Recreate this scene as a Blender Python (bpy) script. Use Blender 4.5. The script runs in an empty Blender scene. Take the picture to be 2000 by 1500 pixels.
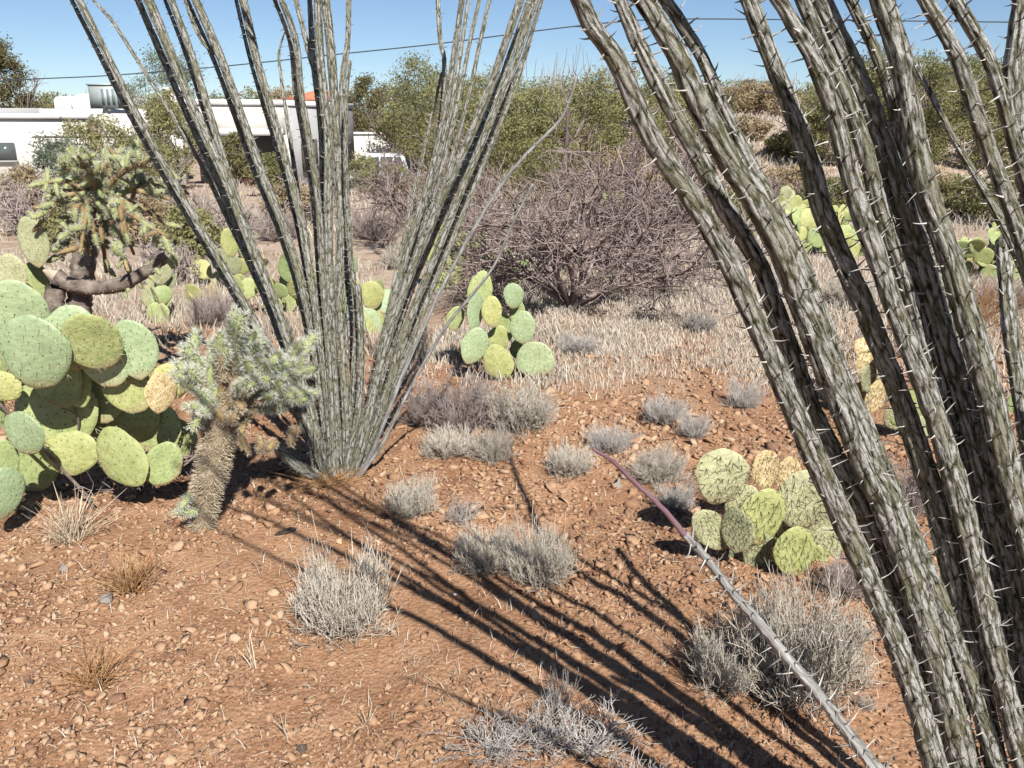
import bpy, math, random
import numpy as np
from mathutils import Matrix, Vector

# ---------------------------------------------------------------- camera, sky, sun, exposure
SC = bpy.context.scene
COL = SC.collection
F = 1650.0            # focal length in pixels of the 2000 x 1500 photograph
CAM_H = 1.5
PITCH = math.atan(500.0 / F)
cam_data = bpy.data.cameras.new('camera')
cam_data.sensor_width = 36.0
cam_data.lens = 36.0 * F / 2000.0
cam_data.clip_start = 0.02
cam_data.clip_end = 2000
cam = bpy.data.objects.new('camera', cam_data)
COL.objects.link(cam)
cam.location = (0, 0, CAM_H)
cam.rotation_euler = (math.pi / 2 - PITCH, 0, 0)
SC.camera = cam

SUN_EL, SUN_AZ = 43.0, 20.0      # behind the camera, SUN_AZ degrees to the right
to_sun = Vector((math.sin(math.radians(SUN_AZ)) * math.cos(math.radians(SUN_EL)),
                 -math.cos(math.radians(SUN_AZ)) * math.cos(math.radians(SUN_EL)),
                 math.sin(math.radians(SUN_EL))))
world = bpy.data.worlds.new('World')
SC.world = world
world.use_nodes = True
wn = world.node_tree
bg = wn.nodes['Background']
sky = wn.nodes.new('ShaderNodeTexSky')
sky.sky_type = 'NISHITA'
sky.sun_disc = False
sky.sun_elevation = math.radians(SUN_EL)
sky.sun_rotation = math.radians(180 - SUN_AZ)
sky.altitude = 2000
sky.air_density = 1.0
sky.dust_density = 0.35
sky.ozone_density = 3.4
bg.inputs['Strength'].default_value = 0.057
wn.links.new(sky.outputs['Color'], bg.inputs['Color'])
sun_data = bpy.data.lights.new('sun', 'SUN')
sun_data.energy = 5.0
sun_data.angle = math.radians(0.5)
sun_data.color = (1.0, 0.955, 0.88)
sun = bpy.data.objects.new('sun', sun_data)
COL.objects.link(sun)
sun.rotation_euler = to_sun.to_track_quat('Z', 'Y').to_euler()
SC.view_settings.view_transform = 'Standard'
SC.view_settings.look = 'None'
SC.view_settings.exposure = 0.86
SC.view_settings.gamma = 1.0
SC.view_settings.use_curve_mapping = False
SC.cycles.max_bounces = 6
SC.cycles.diffuse_bounces = 2
SC.cycles.use_adaptive_sampling = True

rng = np.random.default_rng(7)
random.seed(7)

# ---------------------------------------------------------------- geometry helpers
CP, SP = math.cos(PITCH), math.sin(PITCH)


def ray(x, y):
    u, v = (x - 1000.0) / F, (750.0 - y) / F
    return np.array([u, CP + v * SP, -SP + v * CP])


def at(x, y, Y):
    """world point on the line of sight through a photo pixel, Y metres ahead"""
    d = ray(x, y)
    return np.array([0, 0, CAM_H]) + d * (Y / d[1])


def on_ground(x, y):
    d = ray(x, y)
    return np.array([0, 0, CAM_H]) + d * (CAM_H / -d[2])


def mpp(x, y, Y):
    """metres per photo pixel at a line of sight, Y metres ahead"""
    return (Y / ray(x, y)[1]) / F


_ph = np.random.default_rng(3).uniform(0, 6.28, 40)
_dir = np.random.default_rng(4).uniform(0, 6.28, 40)


def height(x, y):
    x = np.asarray(x, float)
    y = np.asarray(y, float)
    h = np.zeros_like(x + y)
    for i, (wl, am) in enumerate([(2.3, .018), (1.3, .010), (0.8, .007), (0.47, .0045), (0.31, .004), (0.19, .003), (0.13, .0025), (3.1, .015)]):
        k = 6.283 / wl
        h += am * np.sin(k * (x * math.cos(_dir[i]) + y * math.sin(_dir[i])) + _ph[i] + 1.5 * np.sin(k * .37 * (x * math.sin(_dir[i + 9]) + y)))
    s = np.clip((y - 17) / 14, 0, 1)
    s = s * s * (3 - 2 * s)
    sx = np.clip((x - 2.0) / 5.0, 0, 1)
    sx = sx * sx * (3 - 2 * sx)
    h += 1.75 * s * sx
    s2 = np.clip((y - 38) / 60, 0, 1)
    h += s2 * s2 * (3 - 2 * s2) * 3.0
    h -= .8 * np.exp(-((x + 4.9) / 2.2) ** 2 - ((y - 28.5) / 2.6) ** 2)
    h += np.clip((y - 12) / 20, 0, 1) * .10 * (np.sin(x * .9 + 1) + np.sin(y * .5 + x * .3))
    return h


def gz(x, y):
    return float(height(np.array([x]), np.array([y]))[0])


def ground_px(x, y):
    p = on_ground(x, y)
    p[2] = gz(p[0], p[1])
    return p


def mesh(name, V, faces, mats=(), attrs=None, smooth=False, midx=None):
    """faces: list of (n,k) integer arrays"""
    me = bpy.data.meshes.new(name)
    V = np.asarray(V, np.float32).reshape(-1, 3)
    if not isinstance(faces, (list, tuple)):
        faces = [faces]
    faces = [np.asarray(f, np.int32) for f in faces if len(f)]
    loops = np.concatenate([f.ravel() for f in faces])
    tot = np.concatenate([np.full(len(f), f.shape[1], np.int32) for f in faces])
    start = np.concatenate([[0], np.cumsum(tot)[:-1]]).astype(np.int32)
    me.vertices.add(len(V))
    me.vertices.foreach_set('co', V.ravel())
    me.loops.add(len(loops))
    me.loops.foreach_set('vertex_index', loops)
    me.polygons.add(len(tot))
    me.polygons.foreach_set('loop_start', start)
    me.polygons.foreach_set('loop_total', tot)
    if smooth:
        me.polygons.foreach_set('use_smooth', np.ones(len(tot), bool))
    if midx is not None:
        me.polygons.foreach_set('material_index', np.asarray(midx, np.int32))
    for m in mats:
        me.materials.append(m)
    for k, a in (attrs or {}).items():
        a = np.asarray(a, np.float32)
        if a.ndim == 1:
            me.attributes.new(k, 'FLOAT', 'POINT').data.foreach_set('value', a)
        else:
            me.attributes.new(k, 'FLOAT_VECTOR', 'POINT').data.foreach_set('vector', a.ravel())
    me.update(calc_edges=True)
    me.validate()
    return me


def norm(v):
    return v / np.maximum(np.linalg.norm(v, axis=-1, keepdims=True), 1e-9)


def tubes(P, R, K=3, tint=None):
    """P (T,N,3) polylines, R (T,N) radii -> verts, quads, per-vertex tint"""
    P = np.asarray(P, float)
    R = np.asarray(R, float)
    T, N, _ = P.shape
    t = np.empty_like(P)
    t[:, 1:-1] = P[:, 2:] - P[:, :-2]
    t[:, 0] = P[:, 1] - P[:, 0]
    t[:, -1] = P[:, -1] - P[:, -2]
    t = norm(t)
    m = norm(P[:, -1] - P[:, 0])
    ref = np.where(np.abs(m[:, 2:3]) < 0.8, np.array([[0, 0, 1.0]]), np.array([[1.0, 0.1, 0]]))[:, None, :]
    n1 = norm(np.cross(t, np.broadcast_to(ref, t.shape)))
    n2 = np.cross(t, n1)
    a = np.arange(K) * 2 * math.pi / K
    V = P[:, :, None, :] + R[:, :, None, None] * (np.cos(a)[None, None, :, None] * n1[:, :, None, :] + np.sin(a)[None, None, :, None] * n2[:, :, None, :])
    idx = np.arange(T * N * K).reshape(T, N, K)
    A = idx[:, :-1]
    B = idx[:, 1:]
    q = np.stack([A, np.roll(A, -1, 2), np.roll(B, -1, 2), B], -1).reshape(-1, 4)
    if tint is None:
        tint = rng.random(T)
    tv = np.repeat(np.asarray(tint, float), N * K)
    return V.reshape(-1, 3), q, tv


class Bag:
    """collects pieces into one mesh"""
    def __init__(self):
        self.V, self.Fq, self.Ft, self.t, self.n = [], [], [], [], 0

    def add(self, V, faces, tint=None):
        V = np.asarray(V, float).reshape(-1, 3)
        faces = np.asarray(faces)
        (self.Fq if faces.shape[1] == 4 else self.Ft).append(faces + self.n)
        self.V.append(V)
        self.t.append(np.zeros(len(V)) + (rng.random() if tint is None else tint))
        self.n += len(V)

    def tubes(self, P, R, K=3, tint=None):
        V, q, t = tubes(P, R, K, tint)
        self.add(V, q, t)

    def build(self, name, mats, smooth=False, origin=None, extra=None):
        V = np.concatenate(self.V)
        if origin is not None:
            V = V - np.asarray(origin)
        fs = []
        if self.Fq:
            fs.append(np.concatenate(self.Fq))
        if self.Ft:
            fs.append(np.concatenate(self.Ft))
        at_ = {'tint': np.concatenate(self.t)}
        at_.update(extra or {})
        return mesh(name, V, fs, mats if isinstance(mats, (list, tuple)) else [mats], at_, smooth)


def catmull(P, n_per=12):
    P = np.asarray(P, float)
    Q = np.vstack([2 * P[0] - P[1], P, 2 * P[-1] - P[-2]])
    out = []
    for i in range(1, len(Q) - 2):
        p0, p1, p2, p3 = Q[i - 1], Q[i], Q[i + 1], Q[i + 2]
        t = np.linspace(0, 1, n_per, endpoint=False)[:, None]
        out.append(.5 * ((2 * p1) + (-p0 + p2) * t + (2 * p0 - 5 * p1 + 4 * p2 - p3) * t ** 2 + (-p0 + 3 * p1 - 3 * p2 + p3) * t ** 3))
    out.append(P[-1:])
    return np.concatenate(out)


def resample(C, ds):
    d = np.concatenate([[0], np.cumsum(np.linalg.norm(np.diff(C, axis=0), axis=1))])
    n = max(4, int(d[-1] / ds))
    s = np.linspace(0, d[-1], n)
    return np.stack([np.interp(s, d, C[:, k]) for k in range(C.shape[1])], 1), s


# ---------------------------------------------------------------- object helpers
def tag(o, label=None, cat=None, group=None, kind=None):
    if label:
        o['label'] = label
    if cat:
        o['category'] = cat
    if group:
        o['group'] = group
    if kind:
        o['kind'] = kind
    return o


def thing(name, loc, label, cat, group=None):
    o = bpy.data.objects.new(name, None)
    o.empty_display_size = .1
    o.location = loc
    COL.objects.link(o)
    return tag(o, label, cat, group)


def obj(name, me, parent=None, M=None, kind=None):
    o = bpy.data.objects.new(name, me)
    COL.objects.link(o)
    if parent is not None:
        o.parent = parent
    if M is not None:
        o.matrix_basis = M
    if kind:
        o['kind'] = kind
    return o


def box(x0, x1, y0, y1, z0, z1):
    V = np.array([[x, y, z] for z in (z0, z1) for y in (y0, y1) for x in (x0, x1)], float)
    Q = np.array([[0, 2, 3, 1], [4, 5, 7, 6], [0, 1, 5, 4], [2, 6, 7, 3], [0, 4, 6, 2], [1, 3, 7, 5]])
    return V, Q


# ---------------------------------------------------------------- materials
def srgb(r, g, b):
    def f(c):
        c /= 255.0
        return c / 12.92 if c <= .04045 else ((c + .055) / 1.055) ** 2.4
    return (f(r), f(g), f(b), 1)


def material(name, cols, scale=8.0, rough=.85, use_tint=0.0, bump=0.0, bump_scale=60.0, detail=5.0, stretch=None, coord='Object', pos=None, trans=0.0, dist=0.0, spec=.3, metal=0.0):
    m = bpy.data.materials.new(name)
    m.use_nodes = True
    nt = m.node_tree
    N, L = nt.nodes, nt.links
    b = N['Principled BSDF']
    b.inputs['Roughness'].default_value = rough
    b.inputs['Specular IOR Level'].default_value = spec
    b.inputs['Metallic'].default_value = metal
    if coord in ('Object', 'Generated'):
        tc = N.new('ShaderNodeTexCoord')
        vec = tc.outputs[coord]
    else:
        ta = N.new('ShaderNodeAttribute')
        ta.attribute_name = coord
        vec = ta.outputs['Vector']
    if stretch:
        mp = N.new('ShaderNodeMapping')
        mp.inputs['Scale'].default_value = stretch
        L.new(vec, mp.inputs['Vector'])
        vec = mp.outputs['Vector']
    nz = N.new('ShaderNodeTexNoise')
    nz.inputs['Scale'].default_value = scale
    nz.inputs['Detail'].default_value = detail
    nz.inputs['Roughness'].default_value = .6
    nz.inputs['Distortion'].default_value = dist
    L.new(vec, nz.inputs['Vector'])
    st = N.new('ShaderNodeMapRange')
    st.inputs['From Min'].default_value = .28
    st.inputs['From Max'].default_value = .72
    L.new(nz.outputs['Fac'], st.inputs['Value'])
    fac = st.outputs['Result']
    if use_tint:
        ta = N.new('ShaderNodeAttribute')
        ta.attribute_name = 'tint'
        mx = N.new('ShaderNodeMix')
        mx.inputs['Factor'].default_value = use_tint
        L.new(fac, mx.inputs['A'])
        L.new(ta.outputs['Fac'], mx.inputs['B'])
        fac = mx.outputs['Result']
    rp = N.new('ShaderNodeValToRGB')
    el = rp.color_ramp.elements
    while len(el) < len(cols):
        el.new(.5)
    for i, c in enumerate(cols):
        el[i].position = pos[i] if pos else (i / max(1, len(cols) - 1))
        el[i].color = c if len(c) == 4 else (*c, 1)
    L.new(fac, rp.inputs['Fac'])
    L.new(rp.outputs['Color'], b.inputs['Base Color'])
    if bump:
        n2 = N.new('ShaderNodeTexNoise')
        n2.inputs['Scale'].default_value = bump_scale
        n2.inputs['Detail'].default_value = 4
        L.new(vec, n2.inputs['Vector'])
        bp = N.new('ShaderNodeBump')
        bp.inputs['Strength'].default_value = bump
        bp.inputs['Distance'].default_value = .01
        L.new(n2.outputs['Fac'], bp.inputs['Height'])
        L.new(bp.outputs['Normal'], b.inputs['Normal'])
    if trans:
        tr = N.new('ShaderNodeBsdfTranslucent')
        L.new(rp.outputs['Color'], tr.inputs['Color'])
        ms = N.new('ShaderNodeMixShader')
        ms.inputs['Fac'].default_value = trans
        L.new(b.outputs['BSDF'], ms.inputs[1])
        L.new(tr.outputs['BSDF'], ms.inputs[2])
        L.new(ms.outputs['Shader'], N['Material Output'].inputs['Surface'])
    return m


def ground_material():
    m = bpy.data.materials.new('red_desert_soil')
    m.use_nodes = True
    nt = m.node_tree
    N, L = nt.nodes, nt.links
    b = N['Principled BSDF']
    b.inputs['Roughness'].default_value = .95
    b.inputs['Specular IOR Level'].default_value = .15
    tc = N.new('ShaderNodeTexCoord')

    def noise(s, d=5, r=.6):
        n = N.new('ShaderNodeTexNoise')
        n.inputs['Scale'].default_value = s
        n.inputs['Detail'].default_value = d
        n.inputs['Roughness'].default_value = r
        L.new(tc.outputs['Object'], n.inputs['Vector'])
        return n
    big, mid, fine = noise(1.1, 4), noise(7, 6), noise(60, 6, .7)

    def ramp(src, cols, pos):
        r = N.new('ShaderNodeValToRGB')
        el = r.color_ramp.elements
        while len(el) < len(cols):
            el.new(.5)
        for i, c in enumerate(cols):
            el[i].position = pos[i]
            el[i].color = (*c, 1)
        L.new(src, r.inputs['Fac'])
        return r
    r1 = ramp(mid.outputs['Fac'], [(.165, .084, .048), (.29, .158, .089), (.36, .222, .135)], [.3, .5, .7])
    r2 = ramp(fine.outputs['Fac'], [(.095, .050, .032), (.295, .166, .094), (.42, .288, .188)], [.3, .5, .72])
    mx = N.new('ShaderNodeMix')
    mx.data_type = 'RGBA'
    mx.inputs['Factor'].default_value = .55
    L.new(r1.outputs['Color'], mx.inputs['A'])
    L.new(r2.outputs['Color'], mx.inputs['B'])
    # paler, drier earth further out (a tan pinkish soil)
    sep = N.new('ShaderNodeSeparateXYZ')
    L.new(tc.outputs['Object'], sep.inputs['Vector'])
    add = N.new('ShaderNodeMath')
    add.operation = 'MULTIPLY_ADD'
    add.inputs[1].default_value = 4.0
    L.new(big.outputs['Fac'], add.inputs[0])
    L.new(sep.outputs['Y'], add.inputs[2])
    mr = N.new('ShaderNodeMapRange')
    mr.inputs['From Min'].default_value = 6.5
    mr.inputs['From Max'].default_value = 10.0
    L.new(add.outputs['Value'], mr.inputs['Value'])
    pale = ramp(mid.outputs['Fac'], [(.25, .18, .135), (.35, .27, .205), (.41, .33, .265)], [.3, .5, .7])
    m2 = N.new('ShaderNodeMix')
    m2.data_type = 'RGBA'
    L.new(mr.outputs['Result'], m2.inputs['Factor'])
    L.new(mx.outputs['Result'], m2.inputs['A'])
    L.new(pale.outputs['Color'], m2.inputs['B'])
    pt = noise(2.3, 5, .65)
    pr = ramp(pt.outputs['Fac'], [(.72, .66, .62), (1.0, 1.0, 1.0), (1.10, 1.16, 1.22)], [.32, .5, .68])
    m3 = N.new('ShaderNodeMix')
    m3.data_type = 'RGBA'
    m3.blend_type = 'MULTIPLY'
    m3.inputs['Factor'].default_value = 1.0
    L.new(m2.outputs['Result'], m3.inputs['A'])
    L.new(pr.outputs['Color'], m3.inputs['B'])
    L.new(m3.outputs['Result'], b.inputs['Base Color'])
    vo = N.new('ShaderNodeTexVoronoi')
    vo.inputs['Scale'].default_value = 75
    L.new(tc.outputs['Object'], vo.inputs['Vector'])
    hs = N.new('ShaderNodeMath')
    hs.operation = 'SUBTRACT'
    L.new(fine.outputs['Fac'], hs.inputs[0])
    L.new(vo.outputs['Distance'], hs.inputs[1])
    bp = N.new('ShaderNodeBump')
    bp.inputs['Strength'].default_value = .6
    bp.inputs['Distance'].default_value = .009
    L.new(hs.outputs['Value'], bp.inputs['Height'])
    L.new(bp.outputs['Normal'], b.inputs['Normal'])
    return m


def bark_material(name, furrow, flesh, ridge, pale, vscale=70.0):
    """scaly grey ocotillo bark: long grey plates with olive flesh between them"""
    m = bpy.data.materials.new(name)
    m.use_nodes = True
    nt = m.node_tree
    N, L = nt.nodes, nt.links
    b = N['Principled BSDF']
    b.inputs['Roughness'].default_value = .8
    b.inputs['Specular IOR Level'].default_value = .25
    a = N.new('ShaderNodeAttribute')
    a.attribute_name = 'bark'
    mp = N.new('ShaderNodeMapping')
    mp.inputs['Scale'].default_value = (1, 1, .19)
    L.new(a.outputs['Vector'], mp.inputs['Vector'])
    wob = N.new('ShaderNodeTexNoise')
    wob.inputs['Scale'].default_value = vscale * .8
    wob.inputs['Detail'].default_value = 3
    L.new(mp.outputs['Vector'], wob.inputs['Vector'])
    wm = N.new('ShaderNodeVectorMath')
    wm.operation = 'MULTIPLY_ADD'
    wm.inputs[1].default_value = (.010, .010, .010)
    L.new(wob.outputs['Color'], wm.inputs[0])
    L.new(mp.outputs['Vector'], wm.inputs[2])
    vo = N.new('ShaderNodeTexVoronoi')
    vo.feature = 'DISTANCE_TO_EDGE'
    vo.inputs['Scale'].default_value = vscale
    L.new(wm.outputs['Vector'], vo.inputs['Vector'])
    vc = N.new('ShaderNodeTexVoronoi')
    vc.inputs['Scale'].default_value = vscale
    L.new(wm.outputs['Vector'], vc.inputs['Vector'])
    rd = N.new('ShaderNodeAttribute')
    rd.attribute_name = 'ridge'
    # plate height = geometric ridge + plate cells
    cell = N.new('ShaderNodeMapRange')
    cell.inputs['From Min'].default_value = 0.0
    cell.inputs['From Max'].default_value = .16
    L.new(vo.outputs['Distance'], cell.inputs['Value'])
    mul = N.new('ShaderNodeMix')
    mul.inputs['Factor'].default_value = .55
    L.new(rd.outputs['Fac'], mul.inputs['A'])
    L.new(cell.outputs['Result'], mul.inputs['B'])
    fn = N.new('ShaderNodeTexNoise')
    fn.inputs['Scale'].default_value = 230
    fn.inputs['Detail'].default_value = 8
    fn.inputs['Roughness'].default_value = .72
    mp2 = N.new('ShaderNodeMapping')
    mp2.inputs['Scale'].default_value = (1, 1, .30)
    L.new(a.outputs['Vector'], mp2.inputs['Vector'])
    L.new(mp2.outputs['Vector'], fn.inputs['Vector'])
    ad = N.new('ShaderNodeMath')
    ad.operation = 'MULTIPLY_ADD'
    ad.inputs[1].default_value = 2.8
    L.new(fn.outputs['Fac'], ad.inputs[0])
    sb = N.new('ShaderNodeMath')
    sb.operation = 'SUBTRACT'
    sb.inputs[1].default_value = 1.36
    L.new(mul.outputs['Result'], sb.inputs[0])
    L.new(sb.outputs['Value'], ad.inputs[2])
    rp = N.new('ShaderNodeValToRGB')
    el = rp.color_ramp.elements
    el.new(.5)
    el.new(.6)
    for i, (p, c) in enumerate([(.08, furrow), (.34, flesh), (.58, ridge), (1.0, pale)]):
        el[i].position = p
        el[i].color = (*c, 1)
    L.new(ad.outputs['Value'], rp.inputs['Fac'])
    # whole plates vary between grey and olive
    hv = N.new('ShaderNodeMix')
    hv.data_type = 'RGBA'
    sepc = N.new('ShaderNodeSeparateColor')
    L.new(vc.outputs['Color'], sepc.inputs['Color'])
    mr = N.new('ShaderNodeMapRange')
    mr.inputs['From Min'].default_value = .55
    mr.inputs['From Max'].default_value = .95
    mr.inputs['To Max'].default_value = .6
    L.new(sepc.outputs['Red'], mr.inputs['Value'])
    L.new(mr.outputs['Result'], hv.inputs['Factor'])
    L.new(rp.outputs['Color'], hv.inputs['A'])
    hv.inputs['B'].default_value = (flesh[0] * 1.5, flesh[1] * 1.5, flesh[2] * 1.3, 1)
    L.new(hv.outputs['Result'], b.inputs['Base Color'])
    bp = N.new('ShaderNodeBump')
    bp.inputs['Strength'].default_value = .9
    bp.inputs['Distance'].default_value = .005
    L.new(ad.outputs['Value'], bp.inputs['Height'])
    L.new(bp.outputs['Normal'], b.inputs['Normal'])
    return m


MAT = {}
MAT['ground'] = ground_material()
MAT['stone'] = material('rust_stone', [(.11, .06, .042), (.21, .115, .07), (.30, .178, .104), (.355, .232, .145), (.42, .315, .225)], 14, .9, use_tint=.7, bump=.4, bump_scale=90, pos=[0, .25, .5, .75, 1])
MAT['grey_stone'] = material('grey_stone', [(.14, .12, .10), (.23, .205, .18), (.30, .27, .24)], 20, .9, bump=.4)
MAT['dark_stone'] = material('dark_stone', [(.05, .035, .03), (.10, .075, .065)], 20, .8, bump=.4)
MAT['pale_stone'] = material('pale_stone', [(.55, .56, .60), (.70, .71, .75)], 20, .7)
MAT['tan_stone'] = material('tan_stone', [(.40, .25, .15), (.52, .36, .23)], 20, .9, bump=.4)
MAT['bark'] = bark_material('ocotillo_bark', (.012, .011, .009), (.105, .100, .056), (.19, .184, .163), (.52, .51, .48), 110.0)
MAT['bark_far'] = bark_material('ocotillo_bark_slender', (.014, .013, .011), (.112, .109, .062), (.18, .177, .152), (.44, .43, .40), 80)
MAT['wand'] = material('young_silver_bark', [(.07, .068, .062), (.22, .218, .21), (.44, .44, .44)], 170, .6, coord='bark', stretch=(1, 1, .10), bump=.6, bump_scale=120)
MAT['wand_tip'] = material('purple_young_bark', [(.10, .05, .065), (.19, .115, .135)], 60, .6, coord='bark', stretch=(1, 1, .15))
MAT['spine'] = material('grey_spine', [(.12, .11, .10), (.30, .285, .26), (.50, .48, .45)], 30, .6, use_tint=.8)
MAT['pad_blue'] = material('blue_green_pad', [(.20, .265, .14), (.265, .335, .185), (.32, .385, .225)], 7, .5, bump=.45, bump_scale=14, coord='Object', spec=.4)
MAT['pad_yellow'] = material('yellow_green_pad', [(.22, .245, .09), (.30, .32, .125), (.38, .385, .17)], 6, .55, bump=.45, bump_scale=14)
MAT['pad_mid'] = material('mid_green_pad', [(.18, .235, .095), (.25, .30, .125), (.31, .355, .165)], 6, .5, bump=.45, bump_scale=14)
MAT['pad_grey'] = material('grey_green_pad', [(.20, .215, .12), (.29, .30, .17), (.37, .37, .22)], 6, .6, bump=.7, bump_scale=16)
MAT['pad_dead'] = material('withered_tan_pad', [(.20, .12, .05), (.46, .36, .19), (.62, .55, .36)], 9, .8, bump=.6, bump_scale=30, dist=1)
MAT['areole'] = material('areole_brown', [(.05, .03, .015), (.12, .08, .04), (.6, .55, .45)], 3, .7, use_tint=1.0, pos=[0, .6, 1.0])
MAT['areole_long'] = material('brown_spine', [(.04, .02, .012), (.10, .06, .03), (.35, .28, .2)], 3, .7, use_tint=1.0, pos=[0, .75, 1.0])
MAT['shrub'] = material('dry_grey_stems', [(.22, .18, .14), (.43, .385, .32), (.59, .55, .485)], 5, .9, use_tint=.9)
MAT['shrub_violet'] = material('violet_grey_stems', [(.15, .11, .10), (.30, .245, .225), (.44, .385, .36)], 5, .9, use_tint=.9)
MAT['shrub_silver'] = material('silver_grey_stems', [(.22, .195, .18), (.37, .34, .315), (.51, .48, .455)], 5, .9, use_tint=.9)
MAT['straw'] = material('dry_straw', [(.33, .25, .17), (.52, .42, .30), (.66, .57, .45)], 5, .9, use_tint=.9)
MAT['grass'] = material('bleached_grass', [(.22, .18, .14), (.40, .35, .285), (.55, .505, .44)], 2, .95, use_tint=.75)
MAT['rust_grass'] = material('rust_grass', [(.17, .075, .03), (.34, .18, .08), (.48, .33, .18)], 5, .9, use_tint=.9)
MAT['twig'] = material('bare_brown_twigs', [(.085, .058, .055), (.19, .145, .135), (.34, .275, .255)], 6, .9, use_tint=.8)
MAT['dead_wood'] = material('weathered_wood', [(.06, .045, .04), (.15, .12, .10), (.26, .22, .19)], 20, .9, bump=.5, bump_scale=80)
MAT['pale_wood'] = material('pale_broken_wood', [(.25, .20, .15), (.42, .36, .29)], 20, .9, bump=.5)
MAT['cholla'] = material('cholla_joint_skin', [(.16, .19, .085), (.27, .30, .13), (.36, .37, .19)], 12, .7, bump=.3, bump_scale=80)
MAT['cholla_y'] = material('yellow_cholla_skin', [(.17, .19, .075), (.26, .275, .12), (.33, .34, .17)], 12, .7, bump=.3, bump_scale=80)
MAT['cholla_brown'] = material('brown_cholla_skin', [(.10, .065, .03), (.24, .17, .08), (.33, .26, .13)], 12, .8, bump=.4, bump_scale=80)
MAT['cholla_trunk'] = material('cholla_trunk_bark', [(.10, .075, .05), (.21, .165, .11), (.31, .26, .18)], 25, .9, bump=.8, bump_scale=90)
MAT['cholla_spine'] = material('pale_cholla_spine', [(.36, .38, .30), (.52, .54, .44), (.66, .67, .58)], 5, .6, use_tint=.9)
MAT['cholla_spine_tan'] = material('tan_cholla_spine', [(.26, .205, .13), (.42, .35, .25), (.56, .50, .40)], 5, .6, use_tint=.9)
MAT['leaf_olive'] = material('olive_foliage', [(.125, .125, .055), (.22, .213, .095), (.315, .30, .145)], 1.2, .8, use_tint=.6, trans=.4)
MAT['leaf_yellow'] = material('yellow_green_foliage', [(.17, .172, .075), (.285, .275, .125), (.385, .365, .185)], 1.2, .8, use_tint=.6, trans=.4)
MAT['leaf_dark'] = material('dark_foliage', [(.06, .055, .024), (.125, .11, .045), (.19, .165, .075)], 1.2, .8, use_tint=.6, trans=.2)
MAT['leaf_blue'] = material('blue_green_foliage', [(.12, .15, .105), (.20, .235, .165), (.28, .31, .22)], 1.2, .8, use_tint=.6, trans=.4)
MAT['leaf_brown'] = material('dry_brown_foliage', [(.16, .12, .07), (.28, .215, .13), (.38, .305, .19)], 1.2, .9, use_tint=.6, trans=.15)
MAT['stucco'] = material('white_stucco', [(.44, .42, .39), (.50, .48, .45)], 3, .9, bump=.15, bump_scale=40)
MAT['stucco_shade_grey'] = material('shade_grey_stucco', [(.27, .27, .275), (.31, .31, .315)], 3, .9, bump=.15, bump_scale=40)  # shade painted into side and porch walls; plain grey on roof block and sill
MAT['white_paint'] = material('white_roof_coating', [(.60, .60, .60), (.66, .66, .66)], 4, .6)
MAT['dark_void'] = material('dark_timber_and_shade', [(.05, .04, .03), (.10, .08, .06)], 8, .9)  # window frames, and the painted shadow line of the wing canopy
MAT['metal'] = material('galvanised_metal', [(.30, .34, .33), (.40, .44, .43)], 5, .5, metal=.3)
MAT['slat'] = material('dark_louvre', [(.10, .14, .15), (.16, .20, .21)], 5, .6)
MAT['terracotta'] = material('terracotta', [(.36, .14, .08), (.46, .19, .11)], 8, .8)
MAT['glass'] = material('dark_glass', [(.05, .06, .06), (.09, .10, .10)], 2, .1, spec=.6)
MAT['window_glass'] = material('pale_reflecting_glass', [(.36, .38, .38), (.45, .47, .47)], 1, .12, spec=.6)
MAT['car_paint'] = material('white_car_paint', [(.62, .66, .70), (.70, .73, .76)], 2, .25, spec=.6)
MAT['rubber'] = material('tyre_rubber', [(.02, .02, .02), (.04, .04, .04)], 10, .9)
MAT['wire'] = material('cable_black', [(.03, .04, .05), (.05, .06, .07)], 10, .6)

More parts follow.
